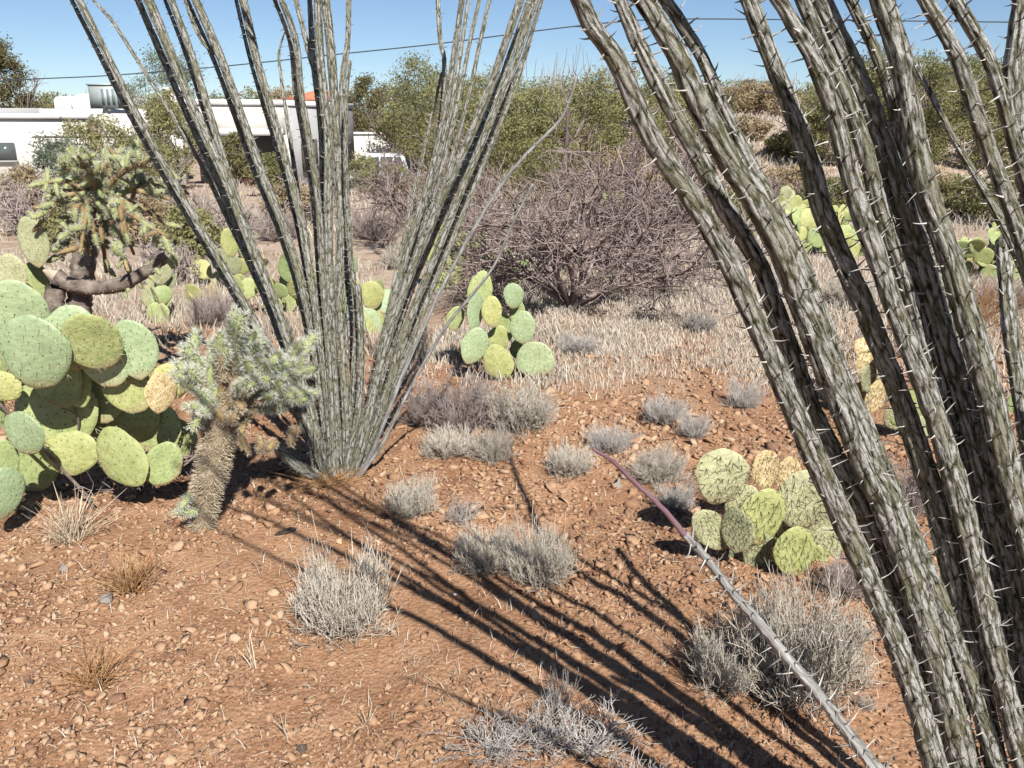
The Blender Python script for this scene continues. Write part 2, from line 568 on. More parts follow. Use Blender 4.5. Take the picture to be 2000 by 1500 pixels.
def weather_pads():
    """corky brown feet and scattered scars on the cactus pads"""
    for key in ('pad_blue', 'pad_yellow', 'pad_mid', 'pad_grey'):
        nt = MAT[key].node_tree
        N, L = nt.nodes, nt.links
        bs = N['Principled BSDF']
        src = bs.inputs['Base Color'].links[0].from_socket
        tc = N.new('ShaderNodeTexCoord')
        oi = N.new('ShaderNodeObjectInfo')
        ad = N.new('ShaderNodeVectorMath')
        L.new(tc.outputs['Object'], ad.inputs[0])
        sc = N.new('ShaderNodeVectorMath')
        sc.operation = 'SCALE'
        sc.inputs['Scale'].default_value = .7
        L.new(oi.outputs['Location'], sc.inputs[0])
        L.new(sc.outputs['Vector'], ad.inputs[1])
        nz = N.new('ShaderNodeTexNoise')
        nz.inputs['Scale'].default_value = 5.5
        nz.inputs['Detail'].default_value = 7
        nz.inputs['Roughness'].default_value = .7
        L.new(ad.outputs['Vector'], nz.inputs['Vector'])
        mr = N.new('ShaderNodeMapRange')
        mr.inputs['From Min'].default_value = .62
        mr.inputs['From Max'].default_value = .72
        L.new(nz.outputs['Fac'], mr.inputs['Value'])
        sp = N.new('ShaderNodeSeparateXYZ')
        L.new(tc.outputs['Object'], sp.inputs['Vector'])
        ft = N.new('ShaderNodeMapRange')
        ft.inputs['From Min'].default_value = .20
        ft.inputs['From Max'].default_value = .02
        L.new(sp.outputs['Z'], ft.inputs['Value'])
        mxm = N.new('ShaderNodeMath')
        mxm.operation = 'MAXIMUM'
        L.new(mr.outputs['Result'], mxm.inputs[0])
        L.new(ft.outputs['Result'], mxm.inputs[1])
        ml = N.new('ShaderNodeMath')
        ml.operation = 'MULTIPLY'
        ml.inputs[1].default_value = .75
        L.new(mxm.outputs['Value'], ml.inputs[0])
        mx = N.new('ShaderNodeMix')
        mx.data_type = 'RGBA'
        L.new(ml.outputs['Value'], mx.inputs['Factor'])
        L.new(src, mx.inputs['A'])
        mx.inputs['B'].default_value = (.30, .235, .13, 1)
        # each pad a little lighter, darker, yellower
        hs = N.new('ShaderNodeHueSaturation')
        vr = N.new('ShaderNodeMapRange')
        vr.inputs['To Min'].default_value = .82
        vr.inputs['To Max'].default_value = 1.12
        L.new(oi.outputs['Random'], vr.inputs['Value'])
        L.new(vr.outputs['Result'], hs.inputs['Value'])
        hr = N.new('ShaderNodeMapRange')
        hr.inputs['To Min'].default_value = .515
        hr.inputs['To Max'].default_value = .485
        L.new(oi.outputs['Random'], hr.inputs['Value'])
        L.new(hr.outputs['Result'], hs.inputs['Hue'])
        L.new(mx.outputs['Result'], hs.inputs['Color'])
        L.new(hs.outputs['Color'], bs.inputs['Base Color'])


weather_pads()

# ---------------------------------------------------------------- ground
def build_ground():
    ys = np.concatenate([np.linspace(-12, 0.2, 14), np.arange(0.45, 6.0, .040), 6.0 * 1.026 ** np.arange(0, 160)])
    t = np.linspace(-1, 1, 300)
    w = 5.0 + 1.15 * np.maximum(ys, 0)
    X = (np.sign(t) * np.abs(t) ** 1.35)[None, :] * w[:, None]
    Y = np.repeat(ys[:, None], len(t), 1)
    Z = height(X, Y)
    V = np.stack([X, Y, Z], -1).reshape(-1, 3)
    idx = np.arange(len(V)).reshape(len(ys), len(t))
    q = np.stack([idx[:-1, :-1], idx[:-1, 1:], idx[1:, 1:], idx[1:, :-1]], -1).reshape(-1, 4)
    o = obj('ground', mesh('ground', V, q, [MAT['ground']], smooth=True))
    o['kind'] = 'structure'


build_ground()

_ico_v = None


def ico():
    p = (1 + 5 ** .5) / 2
    V = norm(np.array([[-1, p, 0], [1, p, 0], [-1, -p, 0], [1, -p, 0], [0, -1, p], [0, 1, p], [0, -1, -p], [0, 1, -p], [p, 0, -1], [p, 0, 1], [-p, 0, -1], [-p, 0, 1]], float))
    Fc = np.array([[0, 11, 5], [0, 5, 1], [0, 1, 7], [0, 7, 10], [0, 10, 11], [1, 5, 9], [5, 11, 4], [11, 10, 2], [10, 7, 6], [7, 1, 8], [3, 9, 4], [3, 4, 2], [3, 2, 6], [3, 6, 8], [3, 8, 9], [4, 9, 5], [2, 4, 11], [6, 2, 10], [8, 6, 7], [9, 8, 1]])
    return V, Fc


def ico2():
    V, Fc = ico()
    V = list(map(tuple, V))
    cache = {}

    def mid(a, b):
        k = (min(a, b), max(a, b))
        if k not in cache:
            m = (np.array(V[a]) + np.array(V[b])) / 2
            V.append(tuple(m / np.linalg.norm(m)))
            cache[k] = len(V) - 1
        return cache[k]
    out = []
    for a, b, c in Fc:
        ab, bc, ca = mid(a, b), mid(b, c), mid(c, a)
        out += [(a, ab, ca), (b, bc, ab), (c, ca, bc), (ab, bc, ca)]
    return np.array(V), np.array(out)


def build_gravel():
    V0, F0 = ico()
    oct_v = np.array([[1, 0, 0], [-1, 0, 0], [0, 1, 0], [0, -1, 0], [0, 0, 1], [0, 0, -1]], float)
    oct_f = np.array([[0, 2, 4], [2, 1, 4], [1, 3, 4], [3, 0, 4], [2, 0, 5], [1, 2, 5], [3, 1, 5], [0, 3, 5]])

    def scatter(n, vb, fb, smin, smax, y0, y1, power):
        # uniform over the picture rather than over the land, so far stones stay sparse
        yp = rng.uniform(0, 1, n) ** power
        Y = y0 * (y1 / y0) ** yp
        X = rng.uniform(-1, 1, n) * (.75 * Y + .35)
        den = np.sin(X * 3.1 + 1.3 * np.sin(Y * 2.3)) + np.sin(Y * 4.1 + X * 1.7 + 2) + np.sin(X * 7.3 - Y * 5.1)
        ok = rng.random(n) < np.clip(.62 + .26 * den, .12, 1)
        X, Y = X[ok], Y[ok]
        n = len(X)
        s = smin * (smax / smin) ** (rng.random(n) ** 1.9)
        s = s * np.clip(Y / 2.6, .75, 1.4)
        Z = height(X, Y)
        ax = rng.uniform(.6, 1.45, (n, 3)) * np.array([1, 1, .55])
        ang = rng.uniform(0, 6.28, n)
        ti = rng.normal(0, .35, (n, 2))
        jit = 1 + rng.uniform(-.42, .42, (n, len(vb), 1))
        P = (vb[None] + rng.uniform(-.3, .3, (n, len(vb), 3))) * jit * ax[:, None, :]
        c, sn = np.cos(ang)[:, None], np.sin(ang)[:, None]
        x = P[..., 0] * c - P[..., 1] * sn
        y = P[..., 0] * sn + P[..., 1] * c
        z = P[..., 2] + x * ti[:, :1] + y * ti[:, 1:]
        P = np.stack([x, y, z], -1) * s[:, None, None]
        P += np.stack([X, Y, Z + s * .2], -1)[:, None, :]
        fi = (fb[None] + (np.arange(n) * len(vb))[:, None, None]).reshape(-1, 3)
        base = .48 + .20 * np.sin(X * 1.7 + .8) * np.sin(Y * 1.3 + 2)
        t = np.clip(base + rng.normal(0, .30, n), 0, 1)
        return P.reshape(-1, 3), fi, np.repeat(t, len(vb))
    b = Bag()
    V, fi, t = scatter(66000, oct_v, oct_f, .0045, .015, 1.35, 6.5, .85)
    b.add(V, fi, t)
    V, fi, t = scatter(9000, V0, F0, .008, .023, 1.35, 6.5, .8)
    b.add(V, fi, t)
    o = obj('gravel', b.build('gravel', MAT['stone']))
    tag(o, 'rust and tan gravel strewn over the red soil', 'gravel', kind='stuff')


build_gravel()

# stones: protos share mesh data
stone_protos = []
for k in range(7):
    V, Fc = ico2()
    r = 1 + .16 * np.sin(V @ rng.normal(0, 2.2, 3) + k) + .12 * np.sin(V @ rng.normal(0, 3.5, 3)) + rng.uniform(-.07, .07, len(V))
    V = V * r[:, None] * np.array([1, .78, .5])
    # a few chopped faces make it angular
    for j in range(9):
        n = norm(rng.normal(0, 1, 3))
        d = V @ n
        lim = np.quantile(d, .74)
        V = V - np.maximum(d - lim, 0)[:, None] * n
    stone_protos.append((V, Fc))


def stone_mesh(k, m, tintval):
    V, Fc = stone_protos[k]
    return mesh('stone', V, Fc, [m], {'tint': np.full(len(V), tintval)})


_stone_meshes = [stone_mesh(k, MAT['stone'], t) for k in range(7) for t in (.05, .25, .4, .6, .8)]


def place_stone(x, y, s, me, label, group=None, rz=None, sink=.1):
    o = obj('stone', me)
    o.location = (x, y, gz(x, y) + s * sink)
    o.scale = (s, s * random.uniform(.8, 1.15), s * random.uniform(.75, 1.1))
    o.rotation_euler = (random.uniform(-.25, .25), random.uniform(-.25, .25), random.uniform(0, 6.28) if rz is None else rz)
    tag(o, label, 'stone', group)
    return o


for i in range(290):
    yy = 1.5 * (4.6 / 1.5) ** (random.random() ** .8)
    xx = random.uniform(-1, 1) * (.66 * yy + .12)
    s = random.uniform(.013, .026) * (1.0 + .35 * (random.random() < .12)) * min(1.5, max(.85, yy / 2.4))
    place_stone(xx, yy, s, random.choice(_stone_meshes), 'small rusty brown stone lying loose on the red soil', 'loose rusty stones on the red soil')
for (px, py, w, m, lab) in [
    (212, 1172, 52, 'grey_stone', 'flat pale grey stone on bare red soil below the rust tuft'),
    (128, 1117, 40, 'grey_stone', 'blue-grey flat stone under the pale dead stalks at the picture edge'),
    (62, 1336, 24, 'dark_stone', 'small black stone on bare soil near the lower left corner'),
    (665, 1070, 26, 'tan_stone', 'round tan stone just above the grey dome bush'),
    (888, 1158, 15, 'pale_stone', 'tiny bluish white pebble lying in the cane shadow'),
    (1205, 945, 56, 'grey_stone', 'flat blue-grey stone under the purple tip of the slender wand'),
    (556, 1052, 50, 'dark_stone', 'dark brown flat stone near the base of the wide ocotillo'),
    (590, 1445, 44, 'dark_stone', 'brown block of stone at the lower edge of the bare soil'),
    (1335, 965, 60, 'tan_stone', 'broad tan stone beside the low cactus with brown spines'),
]:
    p = ground_px(px, py)
    s = w * mpp(px, py, p[1]) / 2
    place_stone(p[0], p[1], s, stone_mesh(random.randrange(7), MAT[m], .5), lab, rz=random.uniform(-.3, .3), sink=.15)


# ---------------------------------------------------------------- ocotillo
def cane_mesh(C, rad, ds, K, rows, amp, seed, mats, plate=.045):
    """C: (n,3) centre line base to tip; rad: radii along it. Returns cane mesh and node list"""
    r = np.random.default_rng(seed)
    CR = np.column_stack([C, rad])
    S, s = resample(CR, ds)
    P, R = S[:, :3], S[:, 3]
    n = len(P)
    t = norm(np.gradient(P, axis=0))
    n1 = np.empty_like(P)
    v = norm(np.cross(t[0], [0.31, 0.8, 0.1]))
    for i in range(n):
        v = v - t[i] * (v @ t[i])
        v = v / np.linalg.norm(v)
        n1[i] = v
    n2 = np.cross(t, n1)
    th = np.arange(K) * 2 * math.pi / K
    tw = .35 * s + r.uniform(0, 6) + .12 * np.sin(s * 5 + r.uniform(0, 6))
    A = th[None, :] + tw[:, None]
    rowf = A / (2 * math.pi) * rows
    rowi = np.floor(rowf)
    fr = rowf - rowi                        # 0..1 across a ridge
    row = np.mod(rowi, rows).astype(int)
    off = r.uniform(0, 1, rows)[row]
    bs = s[:, None] / plate + off + .25 * np.sin(s[:, None] * 17 + row)
    b = bs - np.floor(bs)
    cross = np.clip(1 - np.abs(2 * fr - 1) ** 1.8, 0, 1)
    along = .35 + .65 * np.clip(np.sin(math.pi * b) ** .6, 0, 1)
    ridge = cross * along
    lump = np.sin(s * 31 + r.uniform(0, 6)) * .03 + np.sin(s * 13 + r.uniform(0, 6)) * .04
    h = 1 + amp * (ridge - .55) + r.normal(0, amp * .16, (n, K)) + lump[:, None]
    V = P[:, None] + (R[:, None] * h)[..., None] * (np.cos(th)[None, :, None] * n1[:, None] + np.sin(th)[None, :, None] * n2[:, None])
    idx = np.arange(n * K).reshape(n, K)
    a_, b_ = idx[:-1], idx[1:]
    q = np.stack([a_, np.roll(a_, -1, 1), np.roll(b_, -1, 1), b_], -1).reshape(-1, 4)
    bark = np.stack([R[:, None] * np.cos(th)[None], R[:, None] * np.sin(th)[None], np.repeat(s[:, None], K, 1) + seed * 1.7], -1).reshape(-1, 3)
    VV = np.vstack([V.reshape(-1, 3), P[-1:] + t[-1:] * R[-1]])
    cap = np.stack([idx[-1], np.roll(idx[-1], -1), np.full(K, n * K)], -1)
    bark = np.vstack([bark, bark[-1:]])
    rd = np.concatenate([ridge.ravel(), [1.]])
    me = mesh('cane', VV, [q, cap], mats, {'bark': bark, 'ridge': rd}, True)
    # spine nodes: the top of each plate in each row
    nodes = []
    for j in range(rows):
        k = np.arange(int(s[-1] / plate) + 1)
        sn = (k + r.uniform(0, 1, len(k)) * .35 + r.uniform(0, 1)) * plate
        sn = sn[(sn < s[-1] - .01) & (sn > .04)]
        tws = np.interp(sn, s, tw)
        ang = (j + .5) / rows * 2 * math.pi - tws
        for q_, a in zip(sn, ang):
            i = min(n - 1, int(q_ / s[-1] * (n - 1)))
            d = math.cos(a) * n1[i] + math.sin(a) * n2[i]
            nodes.append((P[i] + d * R[i] * .96, d, t[i]))
    return me, nodes


def spine_mesh(nodes, lmin, lmax, rad, keep, seed, origin_mat):
    r = np.random.default_rng(seed)
    nodes = [x for x in nodes if r.random() < keep]
    if not nodes:
        return None
    B = np.array([x[0] for x in nodes])
    D = np.array([x[1] for x in nodes])
    T = np.array([x[2] for x in nodes])
    n = len(B)
    L = r.uniform(lmin, lmax, (n, 1))
    d0 = norm(D + T * r.uniform(.0, .5, (n, 1)) + r.normal(0, .25, (n, 3)))
    d1 = norm(d0 + T * r.uniform(-.1, .35, (n, 1)))
    P = np.stack([B - d0 * .002, B + d0 * L * .5, B + d0 * L * .5 + d1 * L * .5], 1)
    R = np.stack([np.full(n, rad * 1.5), np.full(n, rad * .8), np.full(n, rad * .12)], 1) * r.uniform(.8, 1.3, (n, 1))
    V, q, t = tubes(P, R, 3, r.random(n))
    return mesh('spines', V, q, [origin_mat], {'tint': t})


def shaded_depths(pts, shader, lo, hi):
    """depths at which a cane seen along these pixels stands in the shade of another cane"""
    L = np.array(to_sun)
    e1 = norm(np.cross(L, [0, 0, 1.0]))
    e2 = np.cross(L, e1)
    B = np.stack([e1, e2], 1)
    S, _ = resample(shader, .02)
    S2, SL = S @ B, S @ L
    Ys = np.linspace(lo, hi, 90)
    best, wt = [], []
    for (x, y) in pts:
        P = np.array([at(x, y, v) for v in Ys])
        D = np.linalg.norm((P @ B)[:, None] - S2[None], axis=2)
        D = D + np.where((P @ L)[:, None] > SL[None] - .05, 1.0, 0.0)
        d = D.min(1)
        k = int(d.argmin())
        best.append(Ys[k])
        wt.append(1 / (.004 + d[k]))
    t = np.linspace(0, 1, len(pts))
    c = np.polyfit(t, best, 2, w=wt)
    return np.clip(np.polyval(c, t), lo, hi)


def cane_from_px(pts, w, Y0, Y1, base, extra, seed, Ylist=None):
    """pts: pixels from tip to base; w: (width at first, width at last) px; base: world point"""
    n = len(pts)
    W = []
    for i, p in enumerate(pts):
        f = i / (n - 1)
        yv = Y1 + (Y0 - Y1) * f if Ylist is None else Ylist[i]
        W.append(at(p[0], p[1], yv))
    W = np.array(W[::-1])                 # base side first
    if Ylist is not None:
        Y0, Y1 = Ylist[-1], Ylist[0]
    m0 = mpp(*pts[-1], Y0)
    m1 = mpp(*pts[0], Y1)
    r0, r1 = w[1] * m0 / 2, w[0] * m1 / 2
    P = np.vstack([np.asarray(base)[None] - [0, 0, .03], np.asarray(base)[None], W]) if base is not None else W
    if base is not None:
        # keep heights monotone near the base
        P = P[[0, 1] + [k for k in range(2, len(P)) if P[k][2] > base[2] + .07]]
    rr = np.interp(np.arange(len(P)), [0, len(P) - 1], [r0, r1])
    C = catmull(np.column_stack([P, rr]), 14)
    if extra > 0:
        d = norm(C[-1, :3] - C[-12, :3])
        k = np.linspace(.03, 1, 14)[:, None]
        ext = C[-1, :3] + d * extra * k
        wob = np.random.default_rng(seed).normal(0, .05, 3)
        ext = ext + wob * (k ** 2)
        C = np.vstack([C, np.column_stack([ext, C[-1, 3] * (1 - .55 * k)])])
    return C


def build_ocotillo(name, label, canes, base, ds, K, rows, amp, mat, spine, plate, keep, seed0, thin=1.0, group=None):
    root = thing(name, base, label, 'ocotillo', group)
    Cs = {}
    order = [i for i, c in enumerate(canes) if not isinstance(c[2], tuple)] + [i for i, c in enumerate(canes) if isinstance(c[2], tuple)]
    for i in order:
        c = canes[i]
        pts, w, Y0, Y1, boff, extra = c[:6]
        w = (w[0] * thin, w[1] * thin)
        Yl = None
        if isinstance(Y0, tuple):
            Yl = shaded_depths(pts, Cs[Y0[0]], Y0[1], Y0[2])
            Y0 = 0
        mats = [c[6]] if len(c) > 6 else [mat]
        kp = c[7] if len(c) > 7 else keep
        b = None
        if boff is not None:
            bx, by = base[0] + boff[0], base[1] + boff[1]
            b = np.array([bx, by, gz(bx, by)])
        C = cane_from_px(pts, w, Y0, Y1, b, extra, seed0 + i, Yl)
        Cs[i] = C[:, :3]
        me, nodes = cane_mesh(C[:, :3] - np.array(base), C[:, 3], ds, K, rows, amp, seed0 + i, mats, plate)
        o = obj('cane', me, root)
        sm = spine_mesh(nodes, spine[0], spine[1], spine[2], kp, seed0 + i + 100, MAT['spine'])
        if sm:
            obj('spines', sm, o, kind='stuff')
    return root


NB = np.array([1.02, 1.10, 0.0])
NB[2] = gz(NB[0], NB[1])
near = [
    # pixels tip to base, (tip width, base width), Y at base end, Y at tip end, base offset, metres beyond the frame
    ([(1132, 0), (1158, 53), (1205, 120), (1259, 240), (1305, 320), (1359, 400), (1417, 500), (1463, 600), (1507, 700), (1550, 800), (1594, 900), (1640, 1000), (1705, 1150), (1756, 1270), (1800, 1400), (1850, 1560)], (44, 60), 1.04, .90, (-.10, -.06), 1.1),
    ([(1211, 0), (1257, 107), (1312, 213), (1372, 320), (1412, 400), (1475, 500), (1512, 600), (1548, 700), (1583, 800), (1632, 900), (1685, 1000), (1733, 1120), (1780, 1270), (1813, 1400), (1845, 1540)], (36, 62), (2, 1.08, 1.9), 0, (-.06, .14), 1.4),
    ([(1258, 0), (1322, 107), (1370, 213), (1428, 320), (1480, 400), (1532, 500), (1568, 600), (1607, 700), (1650, 800), (1690, 900), (1738, 1000), (1788, 1150), (1835, 1300), (1862, 1400), (1895, 1530)], (54, 78), 1.10, 1.00, (-.07, -.02), 1.2),
    ([(1300, 0), (1368, 107), (1402, 187), (1440, 270), (1492, 370), (1560, 500), (1597, 600), (1641, 720), (1690, 830), (1742, 950), (1792, 1070), (1846, 1200), (1900, 1350), (1950, 1500)], (30, 48), 1.08, 1.08, (-.03, -.05), 1.2),
    ([(1463, 0), (1503, 107), (1545, 213), (1582, 320), (1603, 400), (1642, 500), (1688, 600), (1728, 700), (1766, 800), (1800, 900), (1835, 1010), (1880, 1200), (1925, 1400)], (42, 60), (5, 1.06, 2.0), 0, (-.02, .12), 1.5),
    ([(1521, 0), (1585, 107), (1626, 213), (1654, 320), (1676, 400), (1712, 500), (1750, 610), (1800, 740), (1838, 850), (1870, 960), (1905, 1100), (1960, 1340)], (38, 60), 1.06, 1.0, (.0, -.02), 1.2),
    ([(1567, 0), (1615, 107), (1663, 213), (1697, 320), (1718, 400), (1752, 500), (1785, 600), (1826, 740), (1862, 860), (1900, 1000), (1955, 1200)], (36, 50), 1.12, 1.08, (.02, .02), 1.3),
    ([(1604, 0), (1654, 107), (1700, 213), (1738, 320), (1763, 400), (1796, 500), (1832, 620), (1872, 750), (1908, 880), (1946, 1020), (1990, 1200)], (50, 56), (8, 1.10, 1.9), 0, (.03, .0), 1.2),
    ([(1721, 0), (1757, 107), (1777, 213), (1796, 320), (1817, 400), (1854, 500), (1890, 620), (1928, 750), (1958, 880), (1992, 1010), (2040, 1200)], (50, 68), 1.06, 1.06, (.06, -.03), 1.2),
    ([(1788, 128), (1828, 203), (1860, 267), (1894, 325), (1934, 395), (1975, 470), (2020, 580), (2060, 720), (2100, 950)], (12, 34), 1.28, 1.46, (.09, .10), .05),
    ([(1807, 0), (1868, 107), (1904, 213), (1941, 320), (1972, 400), (2010, 520), (2050, 680), (2085, 860)], (36, 42), 1.06, 1.04, (.08, -.02), 1.2),
    ([(1865, 0), (1927, 107), (1956, 187), (1979, 267), (2006, 360), (2050, 520), (2095, 740)], (34, 40), 1.12, 1.10, (.11, .03), 1.2),
    ([(2000, 0), (1992, 60), (1981, 135), (1984, 200), (1996, 300), (2030, 480), (2080, 760)], (52, 46), 1.24, 1.30, (.13, .0), 1.1),
    ([(1958, 470), (1966, 560), (1976, 660), (1994, 780), (2016, 920), (2050, 1150)], (34, 46), 1.30, 1.50, (.08, .16), .0),
    ([(1660, 0), (1712, 107), (1745, 213), (1768, 320), (1792, 400), (1822, 500), (1856, 620), (1892, 750), (1925, 880)], (26, 40), 1.14, 1.12, (.04, -.01), 1.2),
    ([(1868, 1020), (1898, 1100), (1942, 1210), (1985, 1330), (2020, 1470)], (30, 50), 1.14, 1.10, (.03, -.02), .0),
]
ocotillo_near = build_ocotillo('ocotillo', 'thick grey spiny ocotillo canes filling the picture side, close to the camera', near, tuple(NB), .010, 32, 8, .17, MAT['bark'], (.008, .024, .0010), .050, .95, 11, .77)
# the slender young wand of the near plant
wand_pts = [(1158, 876), (1200, 905), (1250, 950), (1300, 1002), (1335, 1040), (1385, 1100), (1430, 1155), (1480, 1215), (1530, 1275), (1580, 1335), (1640, 1410), (1700, 1490), (1760, 1570)]
Cw = cane_from_px(wand_pts, (6, 28), 1.02, .92, np.array([NB[0] - .08, NB[1] - .02, NB[2]]), 0, 3)
cut = np.argmax([np.linalg.norm(p - at(1318, 1020, .945)) < .03 for p in Cw[:, :3]])
cut = cut if cut > 5 else len(Cw) - 30
Cw[:, :3] += np.random.default_rng(5).normal(0, .0006, (len(Cw), 3)) + .0012 * np.sin(np.arange(len(Cw)) * .21)[:, None] * np.array([.6, 0, .5])
meW, nodesW = cane_mesh(Cw[:cut + 1, :3] - NB, Cw[:cut + 1, 3], .008, 18, 6, .30, 91, [MAT['wand']], .028)
wand = obj('cane', meW, ocotillo_near)
wand['label'] = 'slender silver wand with long white spines'
obj('spines', spine_mesh(nodesW, .016, .029, .0012, .95, 92, MAT['spine']), wand, kind='stuff')
meT, nodesT = cane_mesh(Cw[cut:, :3] - NB, Cw[cut:, 3], .008, 10, 5, .2, 93, [MAT['wand_tip']], .025)
tipo = obj('shoot_tip', meT, wand)
tipo['label'] = 'purple leafless tip of the slender wand'

FB = on_ground(668, 925)
FB[2] = gz(FB[0], FB[1])
Yf = FB[1]


def fc(pts, w, dy, bo, extra=.7, *more):
    return (pts, w, Yf + bo[1] - .02, Yf + dy, bo, extra) + tuple(more)


far = [
    fc([(155, 0), (210, 110), (262, 215), (330, 340), (400, 460), (470, 580), (540, 710), (600, 850)], (20, 24), -.15, (-.10, -.05)),
    fc([(205, 25), (222, 45), (270, 120), (340, 230), (400, 335), (465, 470), (530, 600), (600, 780)], (8, 18), .25, (-.09, .02), .2),
    fc([(290, 0), (340, 120), (390, 240), (440, 350), (495, 490), (550, 630), (612, 830)], (26, 30), -.05, (-.07, -.06)),
    fc([(335, 0), (372, 100), (415, 240), (462, 390), (520, 550), (590, 740)], (18, 24), .22, (-.06, .03)),
    fc([(382, 0), (430, 110), (470, 220), (512, 340), (560, 460), (600, 600), (632, 800)], (22, 26), .05, (-.05, -.02)),
    fc([(362, 0), (380, 50), (402, 88), (428, 110), (452, 165), (500, 310), (560, 480), (610, 680)], (10, 20), .1, (-.06, .05), .3),
    fc([(475, 0), (500, 110), (528, 210), (560, 320), (588, 430), (610, 560), (638, 760)], (22, 26), .1, (-.03, -.05)),
    fc([(545, 120), (560, 230), (575, 330), (592, 450), (615, 600), (640, 780)], (8, 22), .35, (-.03, .06), .1),
    fc([(550, 0), (578, 80), (588, 180), (606, 290), (622, 400), (632, 560), (648, 780)], (16, 22), -.2, (-.02, -.07)),
    fc([(578, 0), (603, 100), (624, 180), (634, 300), (640, 440), (648, 620)], (14, 20), .3, (-.01, .06)),
    fc([(620, 0), (626, 120), (640, 260), (641, 400), (644, 560), (655, 800)], (22, 28), -.05, (.0, -.05)),
    fc([(636, 0), (648, 120), (656, 260), (664, 420), (664, 600), (676, 800)], (24, 28), .05, (.02, -.02)),
    fc([(681, 0), (679, 80), (668, 170), (668, 320), (676, 480), (684, 640), (692, 800)], (14, 22), .2, (.02, .04)),
    fc([(684, 118), (677, 190), (676, 330), (684, 480), (694, 640)], (10, 18), -.1, (.03, -.04), .0),
    fc([(855, 0), (860, 80), (868, 130), (858, 260), (826, 420), (782, 570), (730, 760)], (12, 20), .35, (.05, .06)),
    fc([(902, 0), (882, 140), (860, 260), (830, 380), (796, 490), (758, 630), (720, 800)], (16, 26), -.1, (.04, -.05)),
    fc([(936, 0), (916, 90), (892, 210), (860, 340), (820, 470), (770, 630), (728, 790)], (10, 18), .3, (.06, .05)),
    fc([(956, 0), (936, 90), (915, 190), (880, 320), (840, 450), (790, 600), (740, 760)], (10, 18), .2, (.07, .03)),
    fc([(1016, 0), (985, 90), (950, 190), (910, 285), (870, 370), (830, 465), (790, 565), (752, 680), (712, 850)], (22, 28), -.12, (.06, -.06)),
    fc([(1045, 0), (1010, 110), (978, 190), (932, 300), (890, 400), (842, 520), (795, 640), (742, 810)], (18, 26), .1, (.07, .0)),
    fc([(1052, 15), (1020, 130), (990, 210), (945, 320), (900, 430), (850, 550), (790, 700)], (10, 20), .28, (.08, .05), .25),
    fc([(1125, 150), (1112, 195), (1090, 240), (1020, 310), (960, 390), (880, 530), (800, 700), (728, 880)], (7, 13), -.25, (.08, -.08), .0, MAT['wand'], .5),
    fc([(1040, 360), (1000, 440), (958, 530), (870, 640), (800, 760), (745, 870)], (6, 12), -.4, (.09, -.10), .0, MAT['wand'], .5),
    fc([(540, 872), (575, 905), (604, 930)], (34, 34), -.2, (-.06, -.12), .0),
    fc([(620, 840), (622, 890)], (22, 26), -.13, (-.04, -.10), .0),
    fc([(430, 380), (480, 500), (540, 640), (590, 780)], (12, 20), .32, (-.07, .07), .3),
    fc([(700, 560), (705, 680), (700, 800)], (18, 24), -.12, (.03, -.07), .0),
    fc([(770, 560), (745, 680), (715, 820)], (16, 24), .15, (.05, .02), .9),
    fc([(520, 660), (575, 770), (615, 870)], (16, 22), -.15, (-.09, -.08), .0),
]
def shade_companion(i, dx, w, lo=.04, hi=.6):  # extra cane added in another's shade, to give the fan dark edges
    pts = [(x + dx * (1 - .55 * k / len(far[i][0])), y + 4) for k, (x, y) in enumerate(far[i][0])][:-1]
    return (pts, w, (i, far[i][3] + lo if not isinstance(far[i][3], tuple) else Yf, Yf + hi), 0, (far[i][4][0] * .8, far[i][4][1] + .05), .5)


far += [shade_companion(0, -13, (12, 18)), shade_companion(2, -19, (18, 22)), shade_companion(4, -15, (12, 18)), shade_companion(6, -13, (10, 16)), shade_companion(8, -12, (12, 16)),
        shade_companion(10, -15, (14, 18)), shade_companion(15, 12, (10, 18)), shade_companion(18, 17, (16, 22)), shade_companion(19, 12, (10, 18)), shade_companion(3, -11, (10, 14))]
ocotillo_far = build_ocotillo('ocotillo', 'wide fan of thin grey ocotillo canes standing behind the small cholla', far, tuple(FB), .016, 16, 6, .16, MAT['bark_far'], (.012, .026, .0011), .045, .6, 211, .70)


